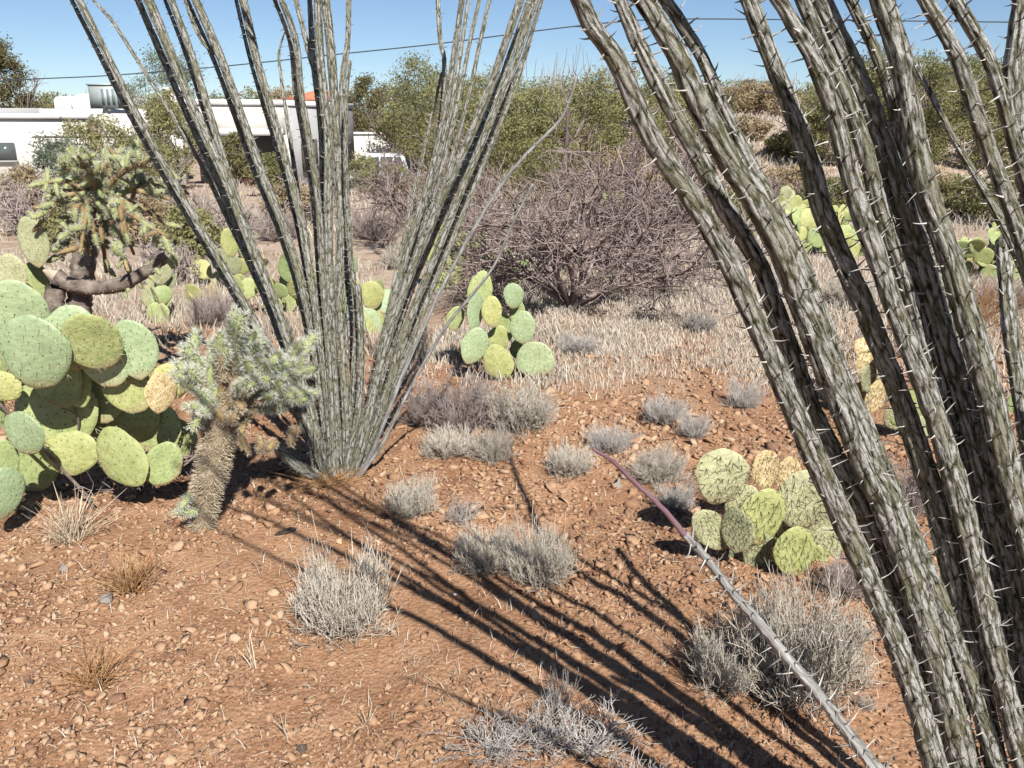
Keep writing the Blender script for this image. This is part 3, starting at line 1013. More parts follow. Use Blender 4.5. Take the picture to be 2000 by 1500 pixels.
# ---------------------------------------------------------------- prickly pears
def pad_shape(seed, egg=.12, nose=.12):
    """unit pad: width 1, height 1, base at origin, faces along -Y/+Y, thickness .1"""
    r = np.random.default_rng(seed)
    n, rings = 30, [0, .3, .55, .75, .9, .975, 1.0]
    a = np.arange(n) * 2 * math.pi / n
    wob = 1 + .035 * np.sin(2 * a + r.uniform(0, 6)) + .03 * np.sin(3 * a + r.uniform(0, 6)) + .018 * np.sin(5 * a + r.uniform(0, 6)) + .012 * np.sin(9 * a + r.uniform(0, 6))

    def xz(rho, ang, wb):
        x = .5 * rho * np.cos(ang) * wb
        z = .5 * rho * np.sin(ang) * wb
        low = np.clip(-z * 2, 0, 1)
        x = x * (1 - egg * low - nose * low ** 3) * (1 + egg * .5 * np.clip(z * 2, 0, 1) * .5)
        return x, z + .5
    warp = r.normal(0, .035, 4)

    def bend(x, z):
        return warp[0] * x * 2 * (z - .5) * 2 + warp[1] * 3 * (z - .5) ** 2 + warp[2] * 3 * x * x
    V, Fq, Ft = [], [], []
    for side in (-1, 1):
        off = len(V)
        x, z = xz(0, 0, 1)
        V.append((x, bend(x, z) + side * .052, z))
        for rho in rings[1:]:
            for k in range(n):
                x, z = xz(rho, a[k], wob[k])
                th = .052 * max(0, 1 - rho ** 3.2) ** .5
                V.append((x, bend(x, z) + side * th, z))
        for k in range(n):
            f = (off, off + 1 + k, off + 1 + (k + 1) % n)
            Ft.append(f if side < 0 else f[::-1])
        for i in range(len(rings) - 2):
            for k in range(n):
                p, q = off + 1 + i * n + k, off + 1 + i * n + (k + 1) % n
                f = (p, p + n, q + n, q)
                Fq.append(f if side < 0 else f[::-1])
    # areole spots
    spots = []
    sp = .135
    for i in range(-5, 6):
        for j in range(-5, 6):
            x0 = (i + .5 * (j % 2)) * sp + r.normal(0, .02)
            z0 = j * sp * .9 + r.normal(0, .02)
            rho = math.hypot(x0, z0) * 2
            if rho < .95:
                x, z = xz(rho, math.atan2(z0, x0), 1)
                th = .052 * max(0, 1 - rho ** 3.2) ** .5
                for side in (-1, 1):
                    spots.append((np.array([x, bend(x, z) + side * th, z]), np.array([x * .6 * rho, side, (z - .5) * .6 * rho])))
    for k in range(22):
        ang = k / 22 * 2 * math.pi + r.normal(0, .03)
        if -2.2 < ang - 2 * math.pi * (ang > math.pi) < -.95:
            continue
        x, z = xz(1, ang, 1)
        spots.append((np.array([x, bend(x, z), z]), np.array([math.cos(ang), r.normal(0, .3), math.sin(ang)])))
    return np.array(V), np.array(Fq), np.array(Ft), spots


def areole_mesh(spots, seed, long_spines):
    r = np.random.default_rng(seed)
    b = Bag()
    for p, d in spots:
        d = d / np.linalg.norm(d)
        u = np.cross(d, [0.3, .2, .9])
        u /= np.linalg.norm(u)
        v = np.cross(d, u)
        s = r.uniform(.010, .016) if not long_spines else r.uniform(.008, .012)
        V = np.array([p + u * s, p + v * s, p - u * s, p - v * s, p + d * s * .7])
        b.add(V, np.array([[0, 1, 4], [1, 2, 4], [2, 3, 4], [3, 0, 4]]), r.uniform(0, .5))
        ns = r.integers(2, 4) if long_spines else (r.integers(0, 3))
        if ns:
            down = np.array([-.15, 0, -.55]) if long_spines else np.array([0, 0, -.35])
            dd = norm(d[None] * (.45 if long_spines else 1) + down[None] + r.normal(0, .55 if long_spines else .35, (ns, 3)))
            L = r.uniform(.10, .2, (ns, 1)) if long_spines else r.uniform(.04, .10, (ns, 1))
            P = np.stack([np.repeat(p[None], ns, 0), p + dd * L * .6, p + dd * L], 1)
            rad = .0052 if long_spines else .0035
            R = np.tile(np.array([rad, rad * .8, rad * .2]), (ns, 1))
            b.tubes(P, R, 3, r.uniform(.0, .85, ns) if long_spines else r.uniform(.75, 1, ns))
    return b.build('areoles', MAT['areole_long'] if long_spines else MAT['areole'])


PAD = []
for k in range(5):
    V, Fq, Ft, spots = pad_shape(40 + k, egg=[.1, .16, .2, .08, .24][k], nose=[.1, .15, .2, .1, .15][k])
    PAD.append(dict(V=V, Fq=Fq, Ft=Ft, areoles=areole_mesh(spots, 50 + k, False), areoles_long=areole_mesh(spots, 60 + k, True), mesh={}))


def pad_mesh(k, mname):
    d = PAD[k]
    if mname not in d['mesh']:
        d['mesh'][mname] = mesh('pad', d['V'], [d['Fq'], d['Ft']], [MAT[mname]], smooth=True)
    return d['mesh'][mname]


def add_pad(root, Mx, w, h, mname, k, long_spines=False, thick=None):
    th = thick or min(w, h) * 1.0
    S = Matrix.Diagonal((w, th, h, 1))
    o = obj('pad', pad_mesh(k, mname), root, Mx @ S)
    obj('areoles', PAD[k]['areoles_long' if long_spines else 'areoles'], o, kind='stuff')
    return o


def px_pad(root, base, cx, cy, w, h, Y, roll=0, yaw=0, tilt=0, m='pad_blue', k=0, long_spines=False):
    """pad by its centre and size in photo pixels; roll in the picture plane, yaw about z, tilt back (+) or forward (-)"""
    c = at(cx, cy, Y)
    mp = mpp(cx, cy, Y)
    wv = 1.07 * w * mp / max(.4, math.cos(math.radians(yaw)))
    hv = 1.05 * h * mp / max(.5, math.cos(math.radians(tilt)))
    R = Matrix.Rotation(math.radians(yaw), 4, 'Z') @ Matrix.Rotation(math.radians(-tilt), 4, 'X') @ Matrix.Rotation(math.radians(roll), 4, 'Y')
    M = Matrix.Translation(Vector(c - np.array(base))) @ R @ Matrix.Translation((0, 0, -hv / 2))
    return add_pad(root, M, wv, hv, m, k, long_spines)


# large plant at the picture's edge
b = tuple(ground_px(150, 935))
big = thing('prickly_pear', b, 'large prickly pear with broad pale green pads beside the small cholla', 'prickly pear')
for a in [
    (25, 612, 125, 125, 3.10, 15, 15, -8, 'pad_blue', 0),
    (-60, 650, 120, 140, 3.05, 10, 10, -5, 'pad_blue', 3),
    (70, 690, 124, 146, 2.92, 8, 8, -10, 'pad_blue', 3),
    (140, 662, 100, 122, 3.06, -6, 20, 0, 'pad_blue', 1),
    (180, 668, 100, 118, 2.98, -14, 22, -22, 'pad_mid', 0),
    (264, 684, 82, 112, 3.12, -8, 14, 2, 'pad_blue', 2),
    (250, 755, 92, 104, 3.16, -18, 5, 5, 'pad_yellow', 0),
    (330, 748, 66, 70, 3.14, -30, 20, 0, 'pad_yellow', 1),
    (314, 768, 44, 76, 3.09, 12, 45, 0, 'pad_dead', 2),
    (300, 832, 118, 100, 3.36, 10, -10, 10, 'pad_mid', 0),
    (112, 805, 150, 140, 3.22, -5, 5, 8, 'pad_mid', 3),
    (190, 762, 110, 126, 3.30, 0, 0, 5, 'pad_mid', 0),
    (148, 748, 50, 90, 3.15, 178, 20, 0, 'pad_mid', 2),
    (48, 847, 80, 86, 2.96, 4, -6, -4, 'pad_blue', 3),
    (140, 886, 92, 88, 3.18, 25, 12, 5, 'pad_yellow', 1),
    (236, 895, 124, 90, 3.12, 62, -5, 8, 'pad_yellow', 1),
    (320, 906, 88, 66, 3.16, -60, 14, 5, 'pad_mid', 2),
    (4, 905, 54, 90, 3.02, 12, 25, 0, 'pad_mid', 0),
    (6, 756, 62, 62, 3.12, 55, 10, 0, 'pad_yellow', 1),
    (8, 965, 40, 96, 2.98, 18, 60, 0, 'pad_blue', 2),
    (-50, 790, 120, 130, 3.2, 0, 0, 0, 'pad_mid', 0),
    (-70, 900, 120, 130, 3.1, 0, 0, 0, 'pad_mid', 3),
    (255, 815, 110, 110, 3.34, 10, 0, 0, 'pad_mid', 3),
    (110, 735, 110, 120, 3.14, 6, -8, 0, 'pad_mid', 0),
    (205, 700, 96, 110, 3.10, -4, 0, 0, 'pad_blue', 0),
    (350, 860, 70, 80, 3.40, -20, 10, 0, 'pad_mid', 1),
    (60, 900, 100, 120, 3.36, 0, 10, 0, 'pad_mid', 0),
    (200, 850, 110, 120, 3.36, -10, -10, 0, 'pad_mid', 0),
]:
    px_pad(big, b, *a)

b = tuple(ground_px(30, 700))
pp2 = thing('prickly_pear', b, 'two yellowish prickly pear pads beside the pale broken cholla stump', 'prickly pear')
for a in [(66, 474, 52, 92, 4.7, -6, 15, 0, 'pad_grey', 2), (18, 540, 66, 82, 4.6, 14, 10, 0, 'pad_grey', 0),
          (-40, 500, 60, 90, 4.7, 0, 10, 0, 'pad_yellow', 0), (20, 610, 70, 90, 4.7, -8, 10, 0, 'pad_mid', 1), (60, 560, 60, 90, 4.8, 10, 20, 0, 'pad_mid', 1), (10, 690, 70, 90, 4.75, 8, 10, 0, 'pad_mid', 1)]:
    px_pad(pp2, b, *a)

b = tuple(ground_px(985, 738))
mid = thing('prickly_pear', b, 'small upright prickly pear with dotted pads in pale grass before the bare shrub', 'prickly pear')
Ym = b[1]
for a in [
    (937, 576, 46, 88, .0, 6, 12, 0, 'pad_mid', 1), (928, 610, 30, 76, -.08, 4, 40, 0, 'pad_blue', 2),
    (961, 610, 38, 60, -.10, -8, 10, 0, 'pad_yellow', 1), (1003, 578, 38, 48, .05, 0, 5, 0, 'pad_blue', 3),
    (1021, 641, 48, 64, -.05, -6, -5, 0, 'pad_blue', 1), (926, 677, 52, 70, -.12, 22, 14, 0, 'pad_blue', 2),
    (973, 664, 42, 54, .0, -4, 6, 0, 'pad_yellow', 1), (972, 708, 70, 56, -.15, 70, 8, 0, 'pad_yellow', 1),
    (1045, 703, 74, 68, -.12, -30, -8, 0, 'pad_blue', 0), (1014, 684, 34, 40, .1, -20, 0, 0, 'pad_mid', 0),
    (889, 622, 32, 46, .1, 20, 20, 0, 'pad_mid', 0), (985, 640, 34, 54, .14, -10, 0, 0, 'pad_mid', 0), (985, 720, 40, 50, .05, 0, 0, 0, 'pad_mid', 0),
    (1010, 610, 30, 50, .12, 0, 0, 0, 'pad_mid', 2)]:
    px_pad(mid, b, a[0], a[1], a[2], a[3], Ym + a[4], *a[5:])

b = tuple(ground_px(1500, 1118))
rt = thing('prickly_pear', b, 'low prickly pear with brown spined yellowish pads behind the slender wand', 'prickly pear')
Yr = b[1]
for a in [
    (1410, 932, 96, 102, .10, 8, 10, 0, 'pad_grey', 3), (1496, 918, 54, 76, .20, -14, 25, 0, 'pad_dead', 2),
    (1568, 980, 96, 118, .05, -20, 10, -6, 'pad_grey', 1), (1487, 1010, 86, 104, -.02, 12, 8, 0, 'pad_yellow', 0),
    (1440, 1036, 50, 80, -.05, -6, -40, 4, 'pad_grey', 2), (1388, 1035, 54, 98, -.02, -38, 20, 0, 'pad_grey', 2),
    (1552, 1078, 76, 94, -.10, -4, 6, 0, 'pad_yellow', 0), (1488, 1086, 62, 82, -.02, 4, -10, 0, 'pad_grey', 0),
    (1612, 1066, 64, 72, .05, -12, 0, 0, 'pad_grey', 0), (1640, 960, 60, 80, .3, -10, 0, 0, 'pad_mid', 1),
    (1600, 1020, 60, 80, .2, -5, 0, 0, 'pad_grey', 1), (1450, 990, 60, 80, .16, 6, 0, 0, 'pad_grey', 1), (1520, 1050, 60, 90, .14, -6, 10, 0, 'pad_mid', 1), (1450, 1085, 56, 76, .06, 16, 20, 0, 'pad_grey', 0), (1590, 1100, 60, 70, .02, -30, 0, 0, 'pad_yellow', 1), (1540, 930, 50, 70, .25, -6, 10, 0, 'pad_dead', 0)]:
    px_pad(rt, b, a[0], a[1], a[2] * 1.08, a[3] * 1.08, Yr + a[4], *a[5:], True)


def grown_pear(px, py, width_px, n, label, seed, mats=('pad_mid', 'pad_yellow', 'pad_blue'), group=None, pad=.17, long_spines=False):
    """a prickly pear grown pad upon pad from its foot at a ground pixel"""
    r = random.Random(seed)
    base = ground_px(px, py)
    root = thing('prickly_pear', tuple(base), label, 'prickly pear', group)
    half = width_px * mpp(px, py, base[1]) / 2
    tips = []
    made = 0
    for i in range(max(3, n // 4)):
        M = Matrix.Translation((r.uniform(-.7, .7) * half, r.uniform(-.4, .4) * half, -.02)) @ Matrix.Rotation(r.uniform(-.7, .7), 4, 'Z') @ Matrix.Rotation(r.uniform(-.5, .5), 4, 'Y') @ Matrix.Rotation(r.uniform(-.3, .2), 4, 'X')
        tips.append((M, 0))
    while tips and made < n:
        M, lev = tips.pop(0)
        w = pad * r.uniform(.75, 1.1)
        h = w * r.uniform(1.05, 1.4)
        add_pad(root, M, w, h, r.choice(mats), r.randrange(5), long_spines)
        made += 1
        if lev < 5:
            for j in range(r.choice((1, 2, 2, 3)) if lev < 3 else 1):
                a = r.uniform(-.9, .9)
                tip = Matrix.Translation((math.sin(a) * w * .46, 0, h * (.5 + .45 * math.cos(a))))
                tips.append((M @ tip @ Matrix.Rotation(a * .7, 4, 'Y') @ Matrix.Rotation(r.uniform(-.6, .6), 4, 'Z') @ Matrix.Rotation(r.uniform(-.3, .3), 4, 'X'), lev + 1))
    return root


grown_pear(705, 640, 150, 22, 'prickly pear with pale pads seen between the middle canes of the wide ocotillo', 1, pad=.19)
grown_pear(535, 610, 150, 20, 'prickly pear with yellowish pads behind the left canes of the wide ocotillo', 2, ('pad_yellow', 'pad_mid'), pad=.17)
grown_pear(930, 560, 210, 34, 'yellow-green prickly pear tangled in the bare shrub', 3, ('pad_yellow', 'pad_mid', 'pad_yellow'), pad=.18)
grown_pear(1572, 492, 90, 22, 'prickly pear clump between the near canes beyond the pale grass', 4, ('pad_mid', 'pad_yellow'), pad=.2)
grown_pear(1905, 545, 190, 46, 'tall prickly pear clump with yellow pads behind the near canes at the edge', 5, ('pad_yellow', 'pad_mid', 'pad_mid'), pad=.2)
grown_pear(1700, 800, 70, 9, 'withered straw coloured prickly pear behind the near canes', 6, ('pad_dead', 'pad_dead', 'pad_grey'), pad=.15, long_spines=True)
grown_pear(1810, 860, 60, 8, 'small olive prickly pear seen through the gap of the near canes', 7, ('pad_grey', 'pad_yellow'), pad=.15)
grown_pear(2005, 810, 70, 9, 'dark green prickly pear half cut by the picture edge', 8, ('pad_mid', 'pad_blue'), pad=.17)
grown_pear(1640, 500, 90, 26, 'yellow green prickly pear mass between the two darkest near canes', 12, ('pad_yellow', 'pad_mid', 'pad_yellow'), pad=.2)
grown_pear(1530, 440, 100, 20, 'prickly pear low on the pinkish bank', 13, ('pad_yellow', 'pad_grey'), pad=.22)
grown_pear(1190, 430, 110, 20, 'pale prickly pear far behind the bare shrub', 9, ('pad_yellow', 'pad_mid'), pad=.22)
grown_pear(330, 640, 90, 14, 'grey green prickly pear between the tall cholla and the wide ocotillo', 14, ('pad_grey', 'pad_mid'), pad=.15)
grown_pear(455, 560, 90, 14, 'prickly pear far behind the left canes of the wide ocotillo', 15, ('pad_grey', 'pad_yellow'), pad=.18)
grown_pear(400, 610, 60, 8, 'small withered brown prickly pear above the spiny cholla crown', 10, ('pad_dead', 'pad_yellow', 'pad_dead'), pad=.12)


# ---------------------------------------------------------------- cholla
def joint_mesh(seed, K=9, n=10):
    r = np.random.default_rng(seed)
    z = np.linspace(0, 1, n)
    prof = .5 * np.clip(np.sin(math.pi * np.clip(z * .94 + .04, 0, 1)) ** .45, .12, 1)
    th = np.arange(K) * 2 * math.pi / K
    bump = 1 + .20 * np.cos(th[None, :] * 4 + z[:, None] * 16) * np.cos(z[:, None] * 22) + r.normal(0, .05, (n, K))
    bendx = r.normal(0, .35) * (z - .5) ** 2
    V = np.stack([prof[:, None] * bump * np.cos(th)[None] + bendx[:, None] * 2, prof[:, None] * bump * np.sin(th)[None], np.repeat(z[:, None], K, 1)], -1)
    idx = np.arange(n * K).reshape(n, K)
    A, B = idx[:-1], idx[1:]
    q = np.stack([A, np.roll(A, -1, 1), np.roll(B, -1, 1), B], -1).reshape(-1, 4)
    return V, q


def joint_spines(V, seed, per, length, rad, n_idx=10, K=9):
    r = np.random.default_rng(seed)
    pts = V.reshape(-1, 3)
    ctr = V.mean(1, keepdims=True)
    nr = norm((V - ctr)).reshape(-1, 3)
    i = r.integers(K, len(pts), per)
    B = pts[i]
    D = norm(nr[i] + np.array([0, 0, .3]) + r.normal(0, .45, (per, 3)) + (pts[i, 2:3] > .9) * np.array([0, 0, .8]))
    # spines are given in joint units: x,y scaled by thickness, z by length
    return B, D


JV = [joint_mesh(300 + k) for k in range(3)]


def make_joint_set(mat_skin, mat_spine, L, W, per, slen, srad):
    """real-size joints (length L, thickness W) with spines; shared between copies"""
    out = []
    for k in range(3):
        V, q = JV[k]
        Vr = V * np.array([W, W, L])
        me = mesh('joint', Vr.reshape(-1, 3), q, [mat_skin], smooth=True)
        r = np.random.default_rng(700 + k)
        pts = Vr.reshape(-1, 3)
        ctr = Vr.mean(1, keepdims=True)
        nr = norm(Vr - ctr).reshape(-1, 3)
        i = r.integers(4, len(pts), per)
        tipw = np.clip((pts[i, 2:3] / L - .8) * 5, 0, 1)
        D = norm(nr[i] + np.array([0, 0, .3]) + tipw * np.array([0, 0, 1.0]) + r.normal(0, .45, (per, 3)))
        Ls = r.uniform(.6, 1.1, (per, 1)) * slen
        B = pts[i] + r.normal(0, W * .06, (per, 3))
        P = np.stack([B, B + D * Ls * .55, B + D * Ls], 1)
        R = np.tile(np.array([srad, srad * .8, srad * .25]), (per, 1))
        Vs, qs, t = tubes(P, R, 3, r.random(per))
        out.append((me, mesh('spines', Vs, qs, [mat_spine], {'tint': t})))
    return out


def put_joint(root, base, p, d, sets, s=1.0):
    me, sp = random.choice(sets)
    d = Vector(d).normalized()
    q = d.to_track_quat('Z', 'Y')
    M = Matrix.Translation(Vector(np.asarray(p) - np.array(base))) @ q.to_matrix().to_4x4() @ Matrix.Rotation(random.uniform(0, 6.28), 4, 'Z') @ Matrix.Diagonal((s * random.uniform(.9, 1.1), s * random.uniform(.9, 1.1), s * random.uniform(.85, 1.15), 1))
    o = obj('joint', me, root, M)
    obj('spines', sp, o, kind='stuff')


def rough_limb(C, rad, seed, mats, K=14, amp=.10, plate=.03):
    return cane_mesh(np.asarray(C), np.asarray(rad), .012, K, 6, amp, seed, mats, plate)


def shag(C, rad, n, seed):
    """random spine seats all over a limb"""
    r = np.random.default_rng(seed)
    C = np.asarray(C)
    i = r.integers(1, len(C) - 1, n)
    f = r.random((n, 1))
    P = C[i] * (1 - f) + C[i + 1] * f
    t = norm(C[i + 1] - C[i - 1])
    d = r.normal(0, 1, (n, 3))
    d = norm(d - t * (d * t).sum(1, keepdims=True))
    R = np.asarray(rad)[i][:, None]
    t = t * r.uniform(-1, 1, (n, 1)) + r.normal(0, .6, (n, 3))
    return [(p, q, u) for p, q, u in zip(P + d * R * 1.0, d, t)]


def build_small_cholla():
    base = tuple(ground_px(392, 1040))
    root = thing('cholla', base, 'small cholla with leaning spiny trunk and grey green crown before the wide ocotillo', 'cholla')
    Yb = base[1]
    B = np.array(base)
    trunk_px = [(392, 1046), (400, 980), (415, 910), (428, 850), (440, 790)]
    C = np.array([at(x, y, Yb + .02 * i) for i, (x, y) in enumerate(trunk_px)])
    C[0, 2] = base[2] - .04
    C = catmull(C, 12)
    mp = mpp(400, 950, Yb)
    rad = np.interp(np.arange(len(C)), [0, len(C) * .4, len(C) - 1], [19 * mp, 28 * mp, 32 * mp])
    me, nodes = rough_limb(C - B, rad, 31, [MAT['cholla_trunk']])
    tr = obj('trunk', me, root)
    sp = spine_mesh(shag(C - B, rad, 3600, 32), .010, .026, .0010, 1.0, 32, MAT['cholla_spine_tan'])
    obj('spines', sp, tr, kind='stuff')
    sets_g = make_joint_set(MAT['cholla'], MAT['cholla_spine'], .115, .036, 300, .024, .0009)
    sets_t = make_joint_set(MAT['cholla_brown'], MAT['cholla_spine_tan'], .10, .04, 260, .020, .0010)
    top = C[-1]
    # limbs: pixel ends and depth
    limbs = [((385, 740), -.05), ((370, 690), .05), ((430, 690), -.08), ((480, 680), .05), ((520, 720), -.06), ((560, 730), .04), ((610, 715), -.02), ((590, 690), .05), ((455, 660), -.02), ((570, 770), -.04), ((480, 760), -.1), ((545, 790), .0), ((400, 800), -.08), ((410, 710), .1), ((500, 690), .14)]
    for i, ((x, y), dy) in enumerate(limbs):
        e = at(x, y, Yb + .06 + dy)
        midp = (top + e) / 2 + np.array([0, 0, -.015 + random.uniform(-.01, .02)])
        start = C[-1 - (i % 3) * 5]
        Cl = catmull(np.array([start, midp, e]), 10)
        ra = np.linspace(.024, .017, len(Cl))
        me, nd = rough_limb(Cl - B, ra, 400 + i, [MAT['cholla_brown']], K=10, amp=.25)
        br = obj('branch', me, root)
        sp = spine_mesh(shag(Cl - B, ra, 420, 500 + i), .008, .022, .0009, 1.0, 500 + i, MAT['cholla_spine_tan'])
        if sp:
            obj('spines', sp, br, kind='stuff')
        for j in range(7):
            f = random.uniform(.55, 1.0)
            p = Cl[int(f * (len(Cl) - 1))]
            d = (Cl[-1] - Cl[0]) * 2.2 + np.random.default_rng(900 + i * 9 + j).normal(0, .22, 3) + np.array([0, -.05, .12])
            put_joint(root, base, p, d, sets_g, random.uniform(.75, 1.05))
        for j in range(3):
            f = random.uniform(.15, .6)
            p = Cl[int(f * (len(Cl) - 1))]
            d = np.random.default_rng(950 + i * 9 + j).normal(0, .5, 3) + np.array([0, -.2, -.25])
            put_joint(root, base, p, d, sets_t, random.uniform(.55, .85))
    for (x, y) in [(372, 965), (385, 1000), (470, 850), (510, 850), (540, 860), (575, 830), (450, 830), (395, 840)]:
        put_joint(root, base, at(x, y, Yb + random.uniform(-.05, .05)), (random.uniform(-.4, .4), random.uniform(-.5, 0), random.uniform(-.6, .5)), sets_t if y < 900 else sets_g, .7)


build_small_cholla()


def build_big_cholla():
    base = tuple(ground_px(150, 770))
    Yb = base[1]
    B = np.array(base)
    root = thing('cholla', base, 'tall chain fruit cholla with drooping yellow green joints and brown heart', 'cholla')

    def limb(pix, dys, r0, r1, seed, name='branch', mat='cholla_trunk', spines=True):
        C = np.array([at(x, y, Yb + dy) for (x, y), dy in zip(pix, dys)])
        C = catmull(C, 10)
        me, nd = rough_limb(C - B, np.linspace(r0, r1, len(C)), seed, [MAT[mat]], K=14, amp=.25, plate=.04)
        o = obj(name, me, root)
        if spines:
            sp = spine_mesh(nd * 2, .008, .018, .0011, .7, seed + 1, MAT['cholla_spine_tan'])
            if sp:
                obj('spines', sp, o, kind='stuff')
        return C, o
    limb([(150, 775), (152, 690), (155, 600), (162, 520), (172, 450), (185, 390)], [0, 0, 0, .02, .04, .05], .075, .05, 41, 'trunk', 'dead_wood')
    limb([(108, 540), (140, 556), (180, 562), (235, 556), (285, 530), (335, 492)], [-.12, -.1, -.08, -.08, -.06, -.04], .046, .03, 43, 'branch', 'dead_wood')
    C, o = limb([(84, 528), (96, 533), (110, 541)], [-.13, -.125, -.12], .006, .044, 45, 'broken_stub', 'pale_wood', False)
    o['label'] = 'pale broken end of the low cholla limb'
    limb([(110, 560), (105, 600), (115, 660)], [-.1, -.1, -.05], .05, .06, 47, 'branch', 'dead_wood')
    sets_y = make_joint_set(MAT['cholla_y'], MAT['cholla_spine'], .095, .034, 120, .016, .0010)
    sets_b = make_joint_set(MAT['cholla_brown'], MAT['cholla_spine_tan'], .12, .034, 110, .014, .0011)
    heart = at(195, 385, Yb + .05)
    rr = np.random.default_rng(77)
    n = 0
    for i in range(27):
        a = i / 27 * 2 * math.pi + rr.normal(0, .08)
        rx, rz = (160, 120)
        dy = rr.uniform(-.4, .4)
        f = rr.uniform(.65, 1.0)
        ex = 208 + math.cos(a) * rx * f + 6
        ey = 392 - math.sin(a) * rz * f + (30 if math.sin(a) < 0 else 0)
        e = at(ex, ey, Yb + dy)
        up = heart + (e - heart) * .5 + np.array([0, 0, rr.uniform(.0, .12)])
        C = catmull(np.array([heart, up, e]), 8)
        me, nd = rough_limb(C - B, np.linspace(.015, .009, len(C)), 600 + i, [MAT['cholla_brown']], K=8, amp=.25, plate=.04)
        br = obj('branch', me, root)
        obj('spines', spine_mesh(nd * 3, .008, .018, .0010, .8, 640 + i, MAT['cholla_spine_tan']), br, kind='stuff')
        for j in range(9):
            p = C[int(rr.uniform(.18, 1) * (len(C) - 1))]
            out = norm(e - heart)
            d = out * .5 + rr.normal(0, .6, 3) + np.array([0, -.3, -.15 if math.sin(a) < .3 else .4])
            put_joint(root, base, p, d, sets_y if rr.random() < .93 else sets_b, rr.uniform(.7, 1.1))
            n += 1
    # chains hanging under the brown heart
    for i in range(9):
        x = 145 + i * 12 + rr.normal(0, 4)
        y = 395 + rr.uniform(-10, 20)
        p = at(x, y, Yb - .12 + rr.uniform(-.06, .06))
        for j in range(rr.integers(2, 4)):
            d = np.array([rr.normal(0, .12), rr.normal(0, .1), -1])
            put_joint(root, base, p, d, sets_b if rr.random() < .45 else sets_y, .8)
            p = p + norm(d) * .085
    # a last few low joints by the dead limb
    for (x, y) in [(285, 530), (300, 520), (312, 510), (322, 503), (330, 496), (336, 490), (338, 492), (334, 488), (240, 556), (250, 552), (262, 546)]:
        put_joint(root, base, at(x, y, Yb - .06), (rr.normal(0, .5), rr.normal(-.3, .3), rr.normal(-.5, .5)), sets_y, .8)


build_big_cholla()


# ---------------------------------------------------------------- dry bushes
def stem_dome(seed, n1, n2, n3, up=.35, rad=.004, curl=.1):
    """bush of unit width and unit height: fine stems radiating from the foot and forking"""
    r = np.random.default_rng(seed)

    def wob(P, amt):
        P[:, 1:] += r.normal(0, amt, (len(P), P.shape[1] - 1, 3)) * np.linspace(.4, 1, P.shape[1] - 1)[None, :, None]
        return P
    az = r.uniform(0, 2 * math.pi, n1)
    el = np.arcsin(np.clip(r.random(n1) ** .75 * (1 - up) + up * r.random(n1), 0, 1))
    D = np.stack([np.cos(el) ** .6 * np.cos(az) * .5, np.cos(el) ** .6 * np.sin(az) * .5, np.sin(el)], -1)
    L = r.uniform(.62, 1.0, (n1, 1)) * (1 + .12 * np.sin(3 * az + 1))[:, None]
    b0 = np.stack([r.normal(0, .05, n1), r.normal(0, .05, n1), np.zeros(n1)], -1)
    end = b0 + D * L
    k = np.linspace(0, 1, 4)[None, :, None]
    P1 = b0[:, None] + (end - b0)[:, None] * k
    P1[:, 1:3, 2] -= .05 * (1 - el[:, None] / 1.57)
    P1 = wob(P1, curl * .25)
    R1 = np.tile(np.array([1.6, 1.2, .9, .45]), (n1, 1)) * rad

    def fork(P, n, lmin, lmax, spread, rscale):
        i = r.integers(0, len(P), n)
        f = r.uniform(.35, .95, n) * (P.shape[1] - 1)
        j = np.floor(f).astype(int)
        fr = (f - j)[:, None]
        s = P[i, j] * (1 - fr) + P[i, np.minimum(j + 1, P.shape[1] - 1)] * fr
        d = norm(P[i, -1] - P[i, 0]) * 1.0 + r.normal(0, spread, (n, 3)) + np.array([0, 0, .28])
        d = norm(d) * r.uniform(lmin, lmax, (n, 1)) * np.array([.55, .55, 1])
        kk = np.linspace(0, 1, 3)[None, :, None]
        Q = s[:, None] + d[:, None] * kk
        Q = wob(Q, curl * .12)
        Q[:, :, 2] = np.maximum(Q[:, :, 2], .01)
        return Q, np.tile(np.array([1.0, .75, .4]), (n, 1)) * rad * rscale
    P2, R2 = fork(P1, n2, .18, .42, .42, 1.0)
    P3, R3 = fork(P2, n3, .08, .2, .6, .85)
    b = Bag()
    n0 = 14
    i0 = r.integers(0, n1, n0)
    k0 = np.linspace(0, .5, 4)[None, :, None]
    P0 = b0[i0][:, None] + (end - b0)[i0][:, None] * k0 + r.normal(0, .02, (n0, 4, 3))
    P0[:, 0, 2] = -.02
    b.tubes(P0, np.tile(np.array([4.2, 3.4, 2.6, 1.4]), (n0, 1)) * rad, 5, np.clip(r.normal(.05, .05, n0), 0, 1))
    b.tubes(P1, R1, 3, np.clip(r.normal(.35, .2, n1), 0, 1))
    b.tubes(P2, R2, 3, np.clip(r.normal(.5, .22, n2), 0, 1))
    b.tubes(P3, R3, 3, np.clip(r.normal(.65, .22, n3), 0, 1))
    return b


DOME = {}
for key, m, nn in (('shrub', 'shrub', 1.0), ('violet', 'shrub_violet', .8), ('silver', 'shrub_silver', .6)):
    DOME[key] = [stem_dome(800 + i, int(220 * nn), int(1300 * nn), int(2400 * nn), rad=.0036).build('stems', MAT[m]) for i in range(3 if key == 'shrub' else (2 if key == 'silver' else 1))]
SPARSE = [stem_dome(820 + i, 60, 160, 220, rad=.005, curl=.3).build('stems', MAT['shrub_silver']) for i in range(2)]


